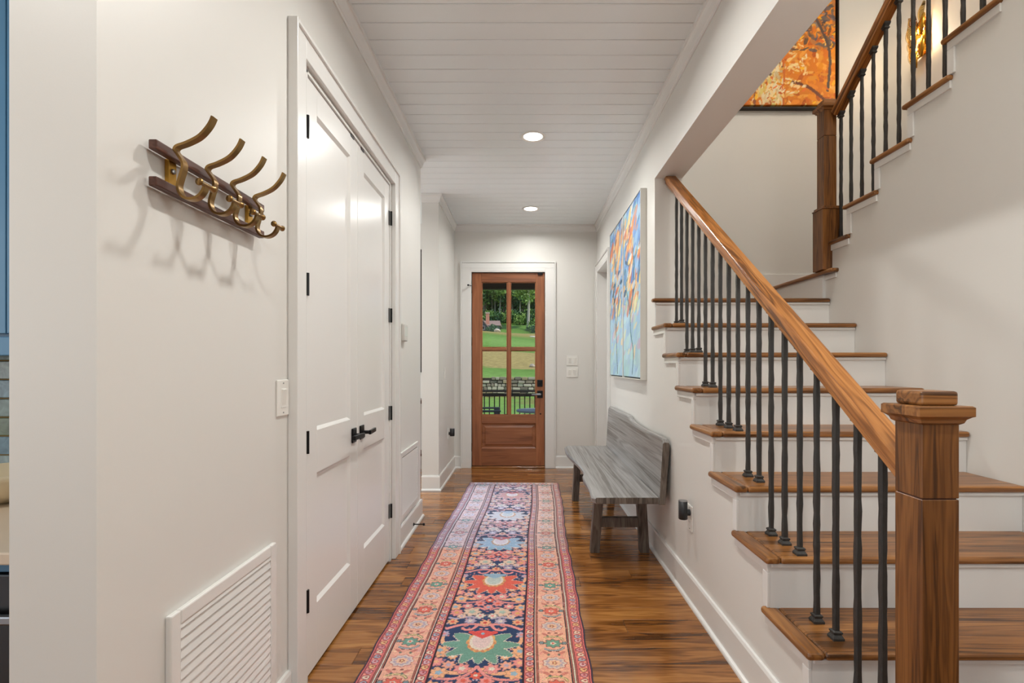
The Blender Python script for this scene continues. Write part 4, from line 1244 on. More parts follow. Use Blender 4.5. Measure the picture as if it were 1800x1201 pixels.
def leaf_canvas(seed, left):
    rnd = random.Random(seed)
    cv = Canvas(0.618, 1.335, 0.005, (160, 200, 224))
    t = (cv.V / cv.wv)[..., None]
    cv.im[:] = np.array((176, 210, 226)) * (1 - t) + np.array((112, 154, 204)) * t
    B = (0.15, 1.15)
    brush(cv, 260, rnd, ((0, 1), (0, 0.5)), (0.05, 0.13), B, ((170, 204, 228), (186, 216, 232), (196, 226, 226), (156, 190, 226), (178, 218, 216)), (0.3, 0.7))
    brush(cv, 240, rnd, ((0, 1), (0.40, 1)), (0.04, 0.11), B, ((126, 168, 214), (92, 134, 200), (160, 198, 226), (190, 214, 230), (74, 118, 176), (146, 196, 206)), (0.45, 0.9))
    for k in range(40):
        cy = 0.40 + 0.55 * rnd.random() ** 0.9
        cx = rnd.gauss(0.60 if left else 0.45 - 0.25 * (cy - 0.6), 0.24)
        if not 0 < cx < 1: continue
        s_ = rnd.uniform(0.05, 0.12)
        cc = rnd.choice(((232, 160, 96), (226, 138, 78), (240, 190, 128), (214, 116, 76), (244, 204, 138), (240, 220, 150), (204, 132, 104), (242, 214, 176)))
        cv.blob(cx * cv.wu, cy * cv.wv, s_, s_ * rnd.uniform(0.28, 0.45), cc, rot=rnd.uniform(*B), a=rnd.uniform(0.7, 1))
    brush(cv, 26, rnd, ((0, 1), (0.14, 0.5)), (0.03, 0.08), B, ((236, 206, 160), (214, 226, 170), (230, 180, 140), (226, 226, 190), (206, 178, 196)), (0.5, 0.85))
    DKC = (70, 104, 128)
    br = (((0.62, 0.02), (0.56, 0.16), (0.50, 0.30), (0.40, 0.42), (0.30, 0.55), (0.22, 0.66)), ((0.50, 0.30), (0.62, 0.42), (0.70, 0.56), (0.66, 0.70)), ((0.62, 0.42), (0.80, 0.50)), ((0.30, 0.55), (0.42, 0.66), (0.46, 0.80))) if left else \
         (((0.55, 0.02), (0.62, 0.14), (0.46, 0.26), (0.42, 0.38), (0.22, 0.50), (0.16, 0.58)), ((0.42, 0.38), (0.58, 0.47), (0.66, 0.62), (0.60, 0.74)), ((0.58, 0.47), (0.78, 0.56)), ((0.12, 0.70), (0.40, 0.66)), ((0.30, 0.80), (0.38, 0.90)))
    for b_ in br:
        p = bez([(q[0] * cv.wu, q[1] * cv.wv) for q in b_], 6)
        cv.line(p, rnd.uniform(0.010, 0.018), tuple(x + rnd.uniform(-10, 20) for x in DKC))
    brush(cv, 36, rnd, ((0, 1), (0.45, 1)), (0.03, 0.07), B, ((246, 186, 110), (240, 150, 80), (150, 190, 224), (228, 236, 238), (246, 214, 130)), (0.7, 1))
    brush(cv, 16, rnd, ((0, 1), (0.5, 0.98)), (0.025, 0.05), B, ((60, 92, 110), (44, 84, 120), (78, 130, 140)), (0.7, 1))
    return cv


M['art'] = attr_mat('oil_paint', 0.5, 0.4, 160, 0.4)
M['silver'] = paint('pale_silver_frame', srgb(214, 212, 205), 0.35, 0.02, 100, 0.03, metal=0.15)
M['dark_gap'] = paint('dark_gap', srgb(40, 42, 46), 0.8, 0, 10, 0)
for nm, y0, y1, left, lab in (('p', 4.302, 4.960, True, 'blue and orange leaf painting, panel farther from the stairs'), ('q', 3.642, 4.298, False, 'blue and orange leaf painting, panel beside the stair opening')):
    t = thing('painting', lab, 'painting', (XR, (y0 + y1) / 2, 1.126), group='pair of leaf paintings above the bench')
    xf = 0.824; z0, z1 = 1.126, 2.495; b_ = 0.008
    MB().box(xf, XR, y0, y0 + b_, z0, z1).box(xf, XR, y1 - b_, y1, z0, z1).box(xf, XR, y0 + b_, y1 - b_, z0, z0 + b_).box(xf, XR, y0 + b_, y1 - b_, z1 - b_, z1).build('frame', M['silver'], t, bevel=0.001, seg=1)
    MB().box(0.840, XR, y0 + b_, y1 - b_, z0 + b_, z1 - b_).build('backing', M['dark_gap'], t)
    cv = leaf_canvas(5 if left else 9, left)
    yy0 = y0 + (y1 - y0 - cv.wu) / 2; zz0 = z0 + (z1 - z0 - cv.wv) / 2
    grid_object('canvas', cv, lambda U, V: (0.828 + 0 * U, yy0 + (cv.wu - U), zz0 + V), M['art'], t, skirt=(0.014, 0, 0))

# ------------------------------------------------------------------ AUTUMN PAINTING IN THE STAIRWELL
PWD, PHT = 1.30, 1.55
px0, pz0_ = 2.672 - 1.36, 3.42
rnd = random.Random(21)
cv = Canvas(PWD, PHT, 0.0058, (226, 130, 36))
sub = ((0.35, 1), (0, 0.75))
brush(cv, 900, rnd, ((0, 1), (0, 1)), (0.02, 0.06), (0, PI), ((232, 140, 40), (240, 164, 62), (214, 112, 30), (246, 190, 96), (196, 96, 34), (238, 150, 30)), (0.7, 1))
brush(cv, 420, rnd, ((0, 0.75), (0.05, 0.6)), (0.015, 0.04), (0, PI), ((246, 206, 130), (250, 222, 160), (240, 176, 84), (226, 150, 60)), (0.7, 1))
brush(cv, 420, rnd, ((0.70, 1.0), (0.30, 0.95)), (0.015, 0.040), (0, PI), ((110, 100, 96), (84, 76, 74), (140, 130, 128), (120, 84, 60), (96, 88, 96), (190, 120, 60)), (0.7, 1))
brush(cv, 120, rnd, ((0.50, 0.66), (0.0, 0.36)), (0.02, 0.045), (PI * 0.3, PI * 0.7), ((232, 214, 168), (244, 228, 190), (214, 190, 140), (224, 200, 110)), (0.8, 1))
for p_, r_, cc in ((((0.47, 0.0), (0.475, 0.14), (0.46, 0.24)), 0.010, (150, 90, 60)), (((0.66, 0.0), (0.665, 0.15), (0.65, 0.34)), 0.010, (214, 110, 40)), (((0.94, 0.02), (0.82, 0.10), (0.70, 0.13)), 0.014, (120, 70, 50)), (((0.56, 0.32), (0.68, 0.31), (0.80, 0.30)), 0.006, (110, 76, 56)), (((0.57, 0.31), (0.66, 0.20)), 0.006, (120, 80, 50)), (((0.95, 0.08), (0.96, 0.3), (0.86, 0.5), (0.80, 0.62)), 0.012, (96, 80, 74))):
    cv.line(bez([(q[0] * PWD, q[1] * PHT) for q in p_], 6), r_, cc)
for p_ in ((0.53, 0.22), (0.57, 0.17), (0.40, 0.12)):
    cv.blob(p_[0] * PWD, p_[1] * PHT, 0.018, 0.014, (90, 60, 50), 5, 0.2)
brush(cv, 420, rnd, ((0.3, 0.82), (0, 0.7)), (0.010, 0.024), (0, PI), ((250, 222, 160), (246, 206, 120), (252, 232, 190), (240, 176, 70), (226, 140, 40), (206, 100, 30)), (0.85, 1))
brush(cv, 150, rnd, ((0, 1), (0, 0.8)), (0.012, 0.03), (0, PI), ((250, 190, 40), (252, 214, 150), (240, 150, 20), (226, 110, 40)), (0.85, 1))
ap = thing('painting', 'large orange autumn painting in dark frame above the stair landing', 'painting', (2.0, YB, pz0_))
fx0, fx1, fz0, fz1 = 1.312, 2.675, 3.420, 5.03
yf = YB - 0.05
MB().box(fx0, fx0 + 0.012, yf, YB, fz0, fz1).box(fx1 - 0.012, fx1, yf, YB, fz0, fz1).box(fx0 + 0.012, fx1 - 0.012, yf, YB, fz0, fz0 + 0.012).box(fx0 + 0.012, fx1 - 0.012, yf, YB, fz1 - 0.012, fz1).box(fx0 + 0.012, fx1 - 0.012, YB - 0.012, YB, fz0 + 0.012, fz1 - 0.012).build('frame', paint('dark_frame', srgb(38, 30, 26), 0.4, 0, 10, 0.05), ap, bevel=0.001, seg=1)
ux0, uz0 = (fx0 + fx1) / 2 - PWD / 2, (fz0 + fz1) / 2 - PHT / 2 - 0.002
grid_object('canvas', cv, lambda U, V: (ux0 + U, YB - 0.046 + 0 * U, uz0 + V), M['art'], ap, skirt=(0, 0.03, 0))

# ================================================================== SCONCE ON THE STAIRWELL'S OUTER WALL
sn_ = thing('wall_sconce', 'lit gold and glass leaf wall sconce by the upper stairs', 'wall lamp', (XE, 3.92, 3.55))
M['gold'] = paint('gold_leaf', srgb(214, 160, 60), 0.22, 0.3, 60, 0.1, metal=1.0)
M['bulb'] = emis('bulb', (1.0, 0.78, 0.42, 1), 30.0)
M['amber_glass'] = thin_glass('amber_glass', (1.0, 0.86, 0.55, 1), 0.08)
MB().box(XE - 0.014, XE, 3.875, 3.965, 3.62, 3.88).build('back_plate', M['gold'], sn_, bevel=0.005)
rs = random.Random(8)
for i, (dy, dz, hh, out, tilt) in enumerate(((-0.055, -0.10, 0.16, 0.075, 0.15), (0.050, -0.12, 0.18, 0.070, -0.2), (-0.02, -0.02, 0.17, 0.105, 0.1), (0.035, 0.03, 0.16, 0.10, -0.15), (-0.06, 0.06, 0.15, 0.08, 0.25),
                                     (0.01, 0.12, 0.18, 0.085, -0.25), (0.06, 0.13, 0.15, 0.065, -0.4), (-0.035, 0.17, 0.14, 0.06, 0.3), (0.0, -0.17, 0.15, 0.085, 0.0), (0.075, -0.02, 0.15, 0.06, -0.1), (-0.078, -0.02, 0.17, 0.06, 0.12))):
    # a shallow pointed leaf
    n = 8; vs_ = []; fs = []
    for k in range(n + 1):
        t = k / n; wv_ = 0.030 * math.sin(PI * min(1, t * 0.96 + 0.04)) ** 0.7 + 0.003
        zz = (t - 0.5) * hh
        for s_, bow in ((-1, 0), (0, 0.012), (1, 0)):
            yy = s_ * wv_
            vs_.append((XE - out - bow - 0.015 * math.sin(PI * t), 3.92 + dy + yy * math.cos(tilt) - zz * math.sin(tilt), 3.75 + dz + zz * math.cos(tilt) + yy * math.sin(tilt)))
    m_ = len(vs_)
    vs_ += [(x_ + 0.004, y_, z_) for x_, y_, z_ in vs_]
    for k in range(n):
        for s_ in range(2):
            a_ = k * 3 + s_
            fs.append((a_, a_ + 1, a_ + 4, a_ + 3)); fs.append((m_ + a_ + 3, m_ + a_ + 4, m_ + a_ + 1, m_ + a_))
        fs.append((k * 3, k * 3 + 3, m_ + k * 3 + 3, m_ + k * 3)); fs.append((k * 3 + 2, m_ + k * 3 + 2, m_ + k * 3 + 5, k * 3 + 5))
    MB().poly(vs_, fs).build('leaf', M['gold'] if i % 2 == 0 else M['amber_glass'], sn_, smooth=True)
    MB().tube([(XE - 0.01, 3.92 + dy * 0.5, 3.75 + dz * 0.6), (XE - out + 0.003, 3.92 + dy, 3.75 + dz)], 0.003, 6).build('stem', M['gold'], sn_)
for dz in (0.075, -0.085):
    MB().lathe([(0.004, -0.030), (0.012, -0.018), (0.015, 0.0), (0.011, 0.016), (0.003, 0.026)], (XE - 0.050, 3.92, 3.75 + dz), 'Z', 14).build('bulb', M['bulb'], sn_, smooth=True)
    MB().lathe([(0.010, -0.050), (0.010, -0.028)], (XE - 0.050, 3.92, 3.75 + dz), 'Z', 12).box(XE - 0.05, XE - 0.01, 4.027, 3.923, 3.75 + dz - 0.046, 3.75 + dz - 0.038).build('socket', M['gold'], sn_)
light('sconce_lamp', 'POINT', (XE - 0.115, 3.92, 3.76), 6.5, (1.0, 0.82, 0.58), shadow_soft_size=0.06)

# ================================================================== KITCHEN BEYOND THE WALL END
M['blue_cab'] = paint('blue_cabinet', srgb(76, 128, 166), 0.35, 0.02, 60, 0.02)
M['marble'] = paint('pale_stone', srgb(226, 206, 182), 0.25, 0.02, 20, 0.10)
KY = 1.95
wk = struct('wall_kitchen', MB().box(-4.1, XLB, KY, KY + 0.12, 0, ZC + 0.02), M['wall'])
grout = MB().box(-2.76, XLB - 0.001, KY - 0.004, KY, 0.80, 1.40).build('grout', paint('ochre_grout', srgb(178, 140, 84), 0.9, 0.2, 60, 0.08), wk)
tcols = [srgb(112, 132, 126), srgb(126, 116, 84), srgb(112, 142, 158), srgb(98, 88, 68), srgb(108, 122, 96), srgb(84, 78, 62), srgb(136, 150, 150), srgb(140, 134, 104)]
tm = []
for i, cc in enumerate(tcols):
    m_, n_, b_ = new_mat('glazed_tile_%d' % i)
    tc_ = N(n_, 'ShaderNodeTexCoord'); no_ = N(n_, 'ShaderNodeTexNoise', Scale=22.0, Detail=4.0, Distortion=1.0); n_.links.new(tc_.outputs['Object'], no_.inputs['Vector'])
    r_ = N(n_, 'ShaderNodeValToRGB'); r_.color_ramp.elements[0].position = 0.3; r_.color_ramp.elements[1].position = 0.75
    r_.color_ramp.elements[0].color = [x * 0.7 for x in cc[:3]] + [1]; r_.color_ramp.elements[1].color = [min(1, x * 1.5) for x in cc[:3]] + [1]
    n_.links.new(no_.outputs[0], r_.inputs[0]); n_.links.new(r_.outputs[0], b_.inputs['Base Color']); b_.inputs['Roughness'].default_value = 0.18
    tm.append(m_)
rk = random.Random(3)
TH_, TW_ = 0.0715, 0.148
for r_ in range(9):
    x = -1.985 - TW_ * 5.2 + (0.0 if r_ % 2 else TW_ / 2)
    while x < XLB - 0.03:
        x1 = min(x + TW_ - 0.004, XLB - 0.002)
        z0 = 0.822 + r_ * TH_
        if z0 < 1.39:
            MB().box(x, x1, KY - 0.011, KY - 0.003, z0, z0 + TH_ - 0.004).build('tile', tm[(r_ * 3 + int((x + 9) / TW_)) % 8], wk, bevel=0.003)
        x += TW_
uc = thing('wall_cabinet', 'blue painted kitchen wall cabinet at the left edge', 'cabinet', (-1.8, KY, 1.262))
MB().box(-2.6, XLB - 0.004, 1.64, KY - 0.012, 1.30, 2.70).build('body', M['blue_cab'], uc)
for x0, x1 in ((-2.6, -2.12), (-2.117, -1.64), (-1.637, -1.16)):
    dd = MB().box(x0, x0 + 0.06, 1.618, 1.639, 1.332, 2.68).box(x1 - 0.06, x1, 1.618, 1.639, 1.332, 2.68).box(x0 + 0.06, x1 - 0.06, 1.6182, 1.639, 1.332, 1.392).box(x0 + 0.06, x1 - 0.06, 1.6182, 1.639, 2.62, 2.68).build('door', M['blue_cab'], uc, bevel=0.0015, seg=1)
    MB().box(x0 + 0.06, x1 - 0.06, 1.627, 1.637, 1.392, 2.62).build('panel', M['blue_cab'], dd)
MB().box(-2.6, XLB - 0.004, 1.622, 1.652, 1.262, 1.322).build('light_rail', M['blue_cab'], uc, bevel=0.003)
ct = thing('countertop', 'pale stone kitchen counter at the left edge', 'countertop', (-1.8, 1.5, 0.79))
MB().box(-2.6, XLB - 0.006, 1.12, KY - 0.012, 0.792, 0.820).build('slab', M['marble'], ct, bevel=0.004)
bc = thing('base_cabinet', 'black and blue kitchen base unit under the counter', 'cabinet', (-1.8, 1.5, 0))
MB().box(-2.6, XLB - 0.006, 1.18, KY - 0.012, 0.0, 0.79).build('body', M['blue_cab'], bc)
MB().box(-2.6, XLB - 0.01, 1.150, 1.178, 0.766, 0.791).build('top_rail', M['blue_cab'], bc, bevel=0.002)
for x0, x1 in ((-2.6, -1.82), (-1.81, -1.03)):
    dd = MB().box(x0, x1, 1.146, 1.178, 0.06, 0.762).build('appliance_front', paint('black_enamel', srgb(24, 25, 27), 0.25, 0, 10, 0), bc, bevel=0.004)
    MB().box(x0 + 0.06, x1 - 0.06, 1.120, 1.135, 0.66, 0.68).box(x0 + 0.08, x0 + 0.10, 1.130, 1.15, 0.66, 0.68).box(x1 - 0.10, x1 - 0.08, 1.130, 1.15, 0.66, 0.68).build('handle', M['steel'], dd, bevel=0.004)
bw = thing('serving_bowl', 'shallow cream serving bowl on the kitchen counter', 'bowl', (-1.60, 1.56, 0.820))
MB().lathe([(0.05, 0.820), (0.075, 0.822), (0.12, 0.850), (0.150, 0.895), (0.153, 0.912), (0.146, 0.912), (0.113, 0.856), (0.07, 0.830), (0.004, 0.828)], (-1.60, 1.56, 0), 'Z', 36).build('bowl_body', paint('cream_glaze', srgb(232, 214, 180), 0.3, 0, 10, 0.03), bw, smooth=True)

# ================================================================== SIDE ROOM GLIMPSE
sr = thing('framed_mirror', 'tall black framed mirror glimpsed past the closet wall', 'mirror', (-1.47, YF, 1.25))
MB().box(-1.75, -1.71, YF - 0.035, YF, 1.15, 2.62).box(-1.23, -1.19, YF - 0.035, YF, 1.15, 2.62).box(-1.71, -1.23, YF - 0.035, YF, 1.15, 1.19).box(-1.71, -1.23, YF - 0.035, YF, 2.58, 2.62).build('frame', M['black_metal'], sr, bevel=0.003)
MB().box(-1.71, -1.23, YF - 0.02, YF - 0.012, 1.19, 2.58).build('glass', paint('dark_mirror', srgb(50, 50, 50), 0.1, 0, 10, 0, metal=0.4), sr)
cs = thing('console_table', 'dark console table glimpsed past the closet wall', 'table', (-1.5, 5.95, 0))
MB().box(-1.95, -1.10, 5.78, 6.12, 0.80, 0.84).build('top', M['walnut'], cs, bevel=0.003)
for x_ in (-1.93, -1.16):
    for y_ in (5.80, 6.06):
        MB().box(x_, x_ + 0.04, y_, y_ + 0.04, 0, 0.80).build('leg', M['walnut'], cs, bevel=0.002)
MB().box(-1.93, -1.12, 5.82, 6.08, 0.20, 0.23).build('shelf', M['walnut'], cs)

# ================================================================== OUTDOORS
OZ0 = -0.22
M['deck'] = wood('pale_deck', (srgb(150, 140, 126), srgb(186, 178, 166), srgb(210, 204, 194)), axis=0, rough=0.7, along=0.8, across=9, ring=0.4, tone=0.1)
M['black_rail'] = paint('black_porch_rail', srgb(40, 36, 32), 0.5, 0, 10, 0.05)
dk = tag(MB().box(-3.2, 3.4, YF + 0.16, 10.9, OZ0 - 0.20, OZ0 - 0.03).build('porch_deck', M['deck']), 'pale board porch deck outside the front door', kind='structure')
yy = YF + 0.17
while yy < 10.9:
    MB().box(-3.2, 3.4, yy + 0.002, yy + 0.136, OZ0 - 0.03, OZ0).build('deck_board', M['deck'], dk); yy += 0.14
pr = thing('porch_railing', 'black porch railing seen through the front door', 'railing', (0, 10.5, OZ0))
MB().box(-3.2, 3.4, 10.44, 10.56, 0.690, 0.728).build('top_rail', M['black_rail'], pr, bevel=0.004)
MB().box(-3.2, 3.4, 10.475, 10.525, 0.605, 0.655).build('sub_rail', M['black_rail'], pr)
MB().box(-3.2, 3.4, 10.475, 10.525, OZ0 + 0.07, OZ0 + 0.11).build('bottom_rail', M['black_rail'], pr)
me = None
x = -3.1
while x < 3.3:
    if me is None:
        o = MB().box(-0.011, 0.011, -0.011, 0.011, 0, 0.605 - OZ0 - 0.11).build('baluster', M['black_rail'], pr, loc=(x, 10.5, OZ0 + 0.11)); me = o.data
    else: place('baluster', me, pr, loc=(x, 10.5, OZ0 + 0.11))
    x += 0.1035
for x_ in (-3.2, 1.9, 3.32):
    MB().box(x_, x_ + 0.09, 10.455, 10.545, OZ0, 0.69).build('post', M['black_rail'], pr)
struct('ceiling_porch', MB().box(-3.4, 3.6, YF + 0.16, 8.6, 2.62, 2.74).box(-3.4, 3.6, 8.5, 8.6, 2.50, 2.62), paint('porch_ceiling', srgb(70, 58, 46), 0.6, 0, 10, 0.05))


def adirondack(label, x, y, rz, matl):
    t = thing('patio_chair', label, 'chair', (x, y, OZ0), rotz=rz)

    def P(name, mb): mb.build(name, matl, t, world=False, bevel=0.004)
    for s_ in (-1, 1):
        P('arm', MB().box(s_ * 0.36 - 0.065, s_ * 0.36 + 0.065, -0.40, 0.42, 0.60, 0.628))
        P('leg', MB().box(s_ * 0.31 - 0.03, s_ * 0.31 + 0.03, -0.38, -0.28, 0, 0.60))
        P('leg', MB().hexa([(s_ * 0.27 - 0.02, 0.45, 0), (s_ * 0.27 + 0.02, 0.45, 0), (s_ * 0.27 + 0.02, 0.55, 0), (s_ * 0.27 - 0.02, 0.55, 0)], [(s_ * 0.27 - 0.02, -0.38, 0.36), (s_ * 0.27 + 0.02, -0.38, 0.36), (s_ * 0.27 + 0.02, -0.30, 0.44), (s_ * 0.27 - 0.02, -0.30, 0.44)]))
    for k in range(6):
        y0 = -0.40 + k * 0.095
        z_ = 0.42 - (y0 + 0.4) * 0.32
        P('seat_slat', MB().box(-0.28, 0.28, y0, y0 + 0.085, z_, z_ + 0.022))
    for k in range(5):
        x0 = -0.27 + k * 0.11
        zt_ = 0.98 - abs(k - 2) * 0.03
        P('back_slat', MB().hexa([(x0, 0.14, 0.24), (x0 + 0.10, 0.14, 0.24), (x0 + 0.10, 0.165, 0.24), (x0, 0.165, 0.24)], [(x0, 0.40, zt_), (x0 + 0.10, 0.40, zt_), (x0 + 0.10, 0.425, zt_), (x0, 0.425, zt_)]))
    P('back_rail', MB().box(-0.30, 0.30, 0.30, 0.33, 0.585, 0.645))
    return t


M['slate_plastic'] = paint('slate_patio', srgb(44, 50, 60), 0.45, 0, 10, 0.05)
adirondack('dark slatted patio chair on the porch, left in the door glass', -0.86, 9.75, math.radians(94), M['slate_plastic'])
pt = thing('patio_table', 'round grey patio table on the porch, right in the door glass', 'table', (0.22, 9.3, OZ0))
M['grey_top'] = paint('grey_patio', srgb(150, 158, 166), 0.35, 0, 10, 0.04)
MB().lathe([(0.36, 0.395), (0.37, 0.405), (0.37, 0.425), (0.36, 0.432)], (0.22, 9.3, 0), 'Z', 40).build('table_top', M['grey_top'], pt)
MB().lathe([(0.04, OZ0 + 0.03), (0.04, 0.396)], (0.22, 9.3, 0), 'Z', 16).build('pedestal', M['slate_plastic'], pt)
MB().lathe([(0.24, OZ0), (0.24, OZ0 + 0.02), (0.06, OZ0 + 0.035)], (0.22, 9.3, 0), 'Z', 28).build('base', M['slate_plastic'], pt)


# ground profile: yard, retaining wall, fairway, tawny bank, green, hill up to the woods
GP = [(6.0, -0.65), (15, -0.45), (25.2, -0.35), (25.3, -0.30)]
GP2 = [(25.55, 0.62), (28, 0.74), (33, 1.02), (36, 1.10), (42, 1.85), (47, 2.45), (50, 2.62), (60, 3.6), (70, 4.8), (85, 6.4), (100, 7.7), (110, 8.4), (118, 9.9), (124, 11.8), (128, 13.0), (150, 17.0), (190, 22.0), (260, 28.0)]


def gz(x, y):
    G = GP if y <= 25.45 else GP2
    z = float(np.interp(y, [p[0] for p in G], [p[1] for p in G]))
    if y > 30:
        k = min(1.0, (y - 30) / 60)
        z += k * (-0.035 * (x + 3) + 0.18 * math.sin(x * 0.35 + y * 0.05))
    return z


def terrain_mat():
    m_, n_, b_ = new_mat('meadow')
    g = N(n_, 'ShaderNodeNewGeometry'); sp = N(n_, 'ShaderNodeSeparateXYZ'); n_.links.new(g.outputs['Position'], sp.inputs[0])
    no_ = N(n_, 'ShaderNodeTexNoise', Scale=0.35, Detail=3.0); n_.links.new(g.outputs['Position'], no_.inputs['Vector'])
    fi = N(n_, 'ShaderNodeTexNoise', Scale=2.6, Detail=4.0, Roughness=0.7); n_.links.new(g.outputs['Position'], fi.inputs['Vector'])
    ax = N(n_, 'ShaderNodeMath', operation='MULTIPLY_ADD'); ax.inputs[1].default_value = 9.0; n_.links.new(no_.outputs[0], ax.inputs[0]); n_.links.new(sp.outputs[1], ax.inputs[2])
    bx = N(n_, 'ShaderNodeMath', operation='MULTIPLY_ADD'); bx.inputs[1].default_value = 0.9; n_.links.new(sp.outputs[0], bx.inputs[0]); n_.links.new(ax.outputs[0], bx.inputs[2])
    dv = N(n_, 'ShaderNodeMath', operation='DIVIDE'); dv.inputs[1].default_value = 160.0; n_.links.new(bx.outputs[0], dv.inputs[0])
    cr = N(n_, 'ShaderNodeValToRGB'); cr.color_ramp.interpolation = 'LINEAR'
    G1, G2, T1, T2 = srgb(104, 146, 62), srgb(128, 168, 84), srgb(172, 156, 98), srgb(156, 148, 84)
    stops = [(0.0, G1), (0.165, G2), (0.175, srgb(140, 138, 84)), (0.185, G2), (0.232, G1), (0.240, T1), (0.325, T1), (0.335, G1), (0.42, G2), (0.50, G1), (0.56, T2), (0.66, T1), (0.70, G1), (1.0, srgb(96, 128, 52))]
    e = cr.color_ramp.elements
    e[0].position, e[0].color = stops[0]; e[1].position, e[1].color = stops[-1]
    for p, cc in stops[1:-1]:
        q = e.new(p); q.color = cc
    n_.links.new(dv.outputs[0], cr.inputs[0])
    hs = N(n_, 'ShaderNodeHueSaturation'); n_.links.new(cr.outputs[0], hs.inputs['Color'])
    va = N(n_, 'ShaderNodeMapRange'); va.inputs[1].default_value = 0.3; va.inputs[2].default_value = 0.7; va.inputs[3].default_value = 0.72; va.inputs[4].default_value = 1.25
    n_.links.new(fi.outputs[0], va.inputs[0]); n_.links.new(va.outputs[0], hs.inputs['Value'])
    n_.links.new(hs.outputs[0], b_.inputs['Base Color']); b_.inputs['Roughness'].default_value = 0.95; b_.inputs['Specular IOR Level'].default_value = 0.1
    return m_


def ground(name, ys, xs, fn, mat):
    vs_ = [(x_, y_, fn(x_, y_)) for y_ in ys for x_ in xs]; nx = len(xs)
    fs = [(j * nx + i, j * nx + i + 1, (j + 1) * nx + i + 1, (j + 1) * nx + i) for j in range(len(ys) - 1) for i in range(nx - 1)]
    return MB().poly(vs_, fs).build(name, mat, smooth=True)


M['meadow'] = terrain_mat()
xs = [-60 + 3 * i for i in range(41)]
yard = tag(ground('lawn', [6.35, 9, 12, 15, 18, 21, 24, 25.45], xs, gz, M['meadow']), 'mown yard below the porch', kind='structure')
hill = tag(ground('meadow_hill', [25.5, 25.6, 28, 30, 33, 36, 39, 42, 45, 47, 50] + [50 + 5 * i for i in range(1, 43)], xs, gz, M['meadow']), 'grassy hill rising to the woods', kind='structure')

# dry-stone retaining wall: each stone its own piece
rw = thing('retaining_wall', 'dry stone retaining wall across the yard outside', 'stone wall', (0, 25.5, -0.35))
rws = random.Random(17)
stone_m = [paint('field_stone_%d' % i, srgb(*cc), 0.9, 0.6, 14, 0.25) for i, cc in enumerate(((176, 166, 150), (146, 134, 118), (198, 188, 170), (124, 116, 104), (168, 150, 120)))]
MB().box(-14, 14, 25.42, 25.70, -0.5, 0.62).build('core', paint('wall_core', srgb(60, 52, 42), 0.95, 0, 10, 0.1), rw)


def stone(x, z, w_, h_):
    d = rws.uniform(0.02, 0.12)
    j = lambda: rws.uniform(-0.12, 0.12)
    y0 = 25.42 - d
    b_ = [(x + w_ * (0 + j() * .6), y0, z + h_ * (0 + j() * .6)), (x + w_ * (1 + j() * .6), y0, z + h_ * (0 + j() * .6)), (x + w_ * (1 + j() * .4), y0, z + h_ * (1 + j() * .6)), (x + w_ * (0 + j() * .4), y0, z + h_ * (1 + j() * .5))]
    t_ = [(x + w_ * 0.0, 25.5, z), (x + w_, 25.5, z), (x + w_, 25.5, z + h_), (x, 25.5, z + h_)]
    MB().hexa(b_, t_).build('stone', rws.choice(stone_m), rw, bevel=min(w_, h_) * 0.14, seg=1)


x_hi = lambda x_: 0.60 + 0.035 * x_
for rowz in range(6):
    z = -0.30 + rowz * 0.165
    x = -4.6 + rws.uniform(-0.2, 0)
    while x < 2.2:
        w_ = rws.uniform(0.16, 0.42); h_ = rws.uniform(0.11, 0.16)
        if z + h_ < x_hi(x) + 0.14: stone(x + 0.01, z, w_ - 0.03, h_)
        x += w_

# sand bunker and boulders on the green
sb = MB()
vs_ = []; n = 20
for k in range(n):
    a_ = 2 * PI * k / n
    xx, yv = 3.3 + 2.4 * math.cos(a_) * (1 + 0.12 * math.sin(3 * a_)), 82 + 2.2 * math.sin(a_) * (1 + 0.2 * math.cos(2 * a_))
    vs_.append((xx, yv, gz(xx, yv) + 0.12)); 
sb.poly(vs_ + [(x_, y_, z_ - 0.5) for x_, y_, z_ in vs_], [tuple(range(n))] + [(k, (k + 1) % n, n + (k + 1) % n, n + k) for k in range(n)])
tag(sb.build('sand_bunker', paint('bunker_sand', srgb(240, 232, 214), 0.95, 0.1, 30, 0.03)), 'white sand bunker on the green far outside', 'bunker')


def blobmesh(name, r, seed, mat, flat=0.7):
    rn = random.Random(seed)
    mb = MB(); nu_, nv_ = 10, 7; vs_ = []
    for j in range(nv_ + 1):
        th_ = PI * j / nv_
        for i in range(nu_):
            ph_ = 2 * PI * i / nu_
            q = r * (1 + rn.uniform(-0.16, 0.16))
            vs_.append((q * math.sin(th_) * math.cos(ph_), q * math.sin(th_) * math.sin(ph_), flat * q * math.cos(th_)))
    fs = [(j * nu_ + i, j * nu_ + (i + 1) % nu_, (j + 1) * nu_ + (i + 1) % nu_, (j + 1) * nu_ + i) for j in range(nv_) for i in range(nu_)]
    mb.poly(vs_, fs); return mb


for i, (x_, y_, r_, lab) in enumerate(((1.05, 36.5, 0.30, 'grey boulder at the right foot of the tawny bank'), (0.55, 36.3, 0.22, 'small grey boulder left of the larger one on the bank'), (1.5, 36.8, 0.26, 'grey boulder by the edge of the door glass'), (-1.9, 51.5, 0.30, 'white boulder above the tawny bank'), (-5.5, 103, 0.7, 'white boulder in front of the far house'))):
    tag(blobmesh('boulder', r_, i, None).build('boulder', stone_m[2] if i > 2 else stone_m[0], loc=(x_, y_, gz(x_, y_) + r_ * 0.3), smooth=False), lab, 'rock')

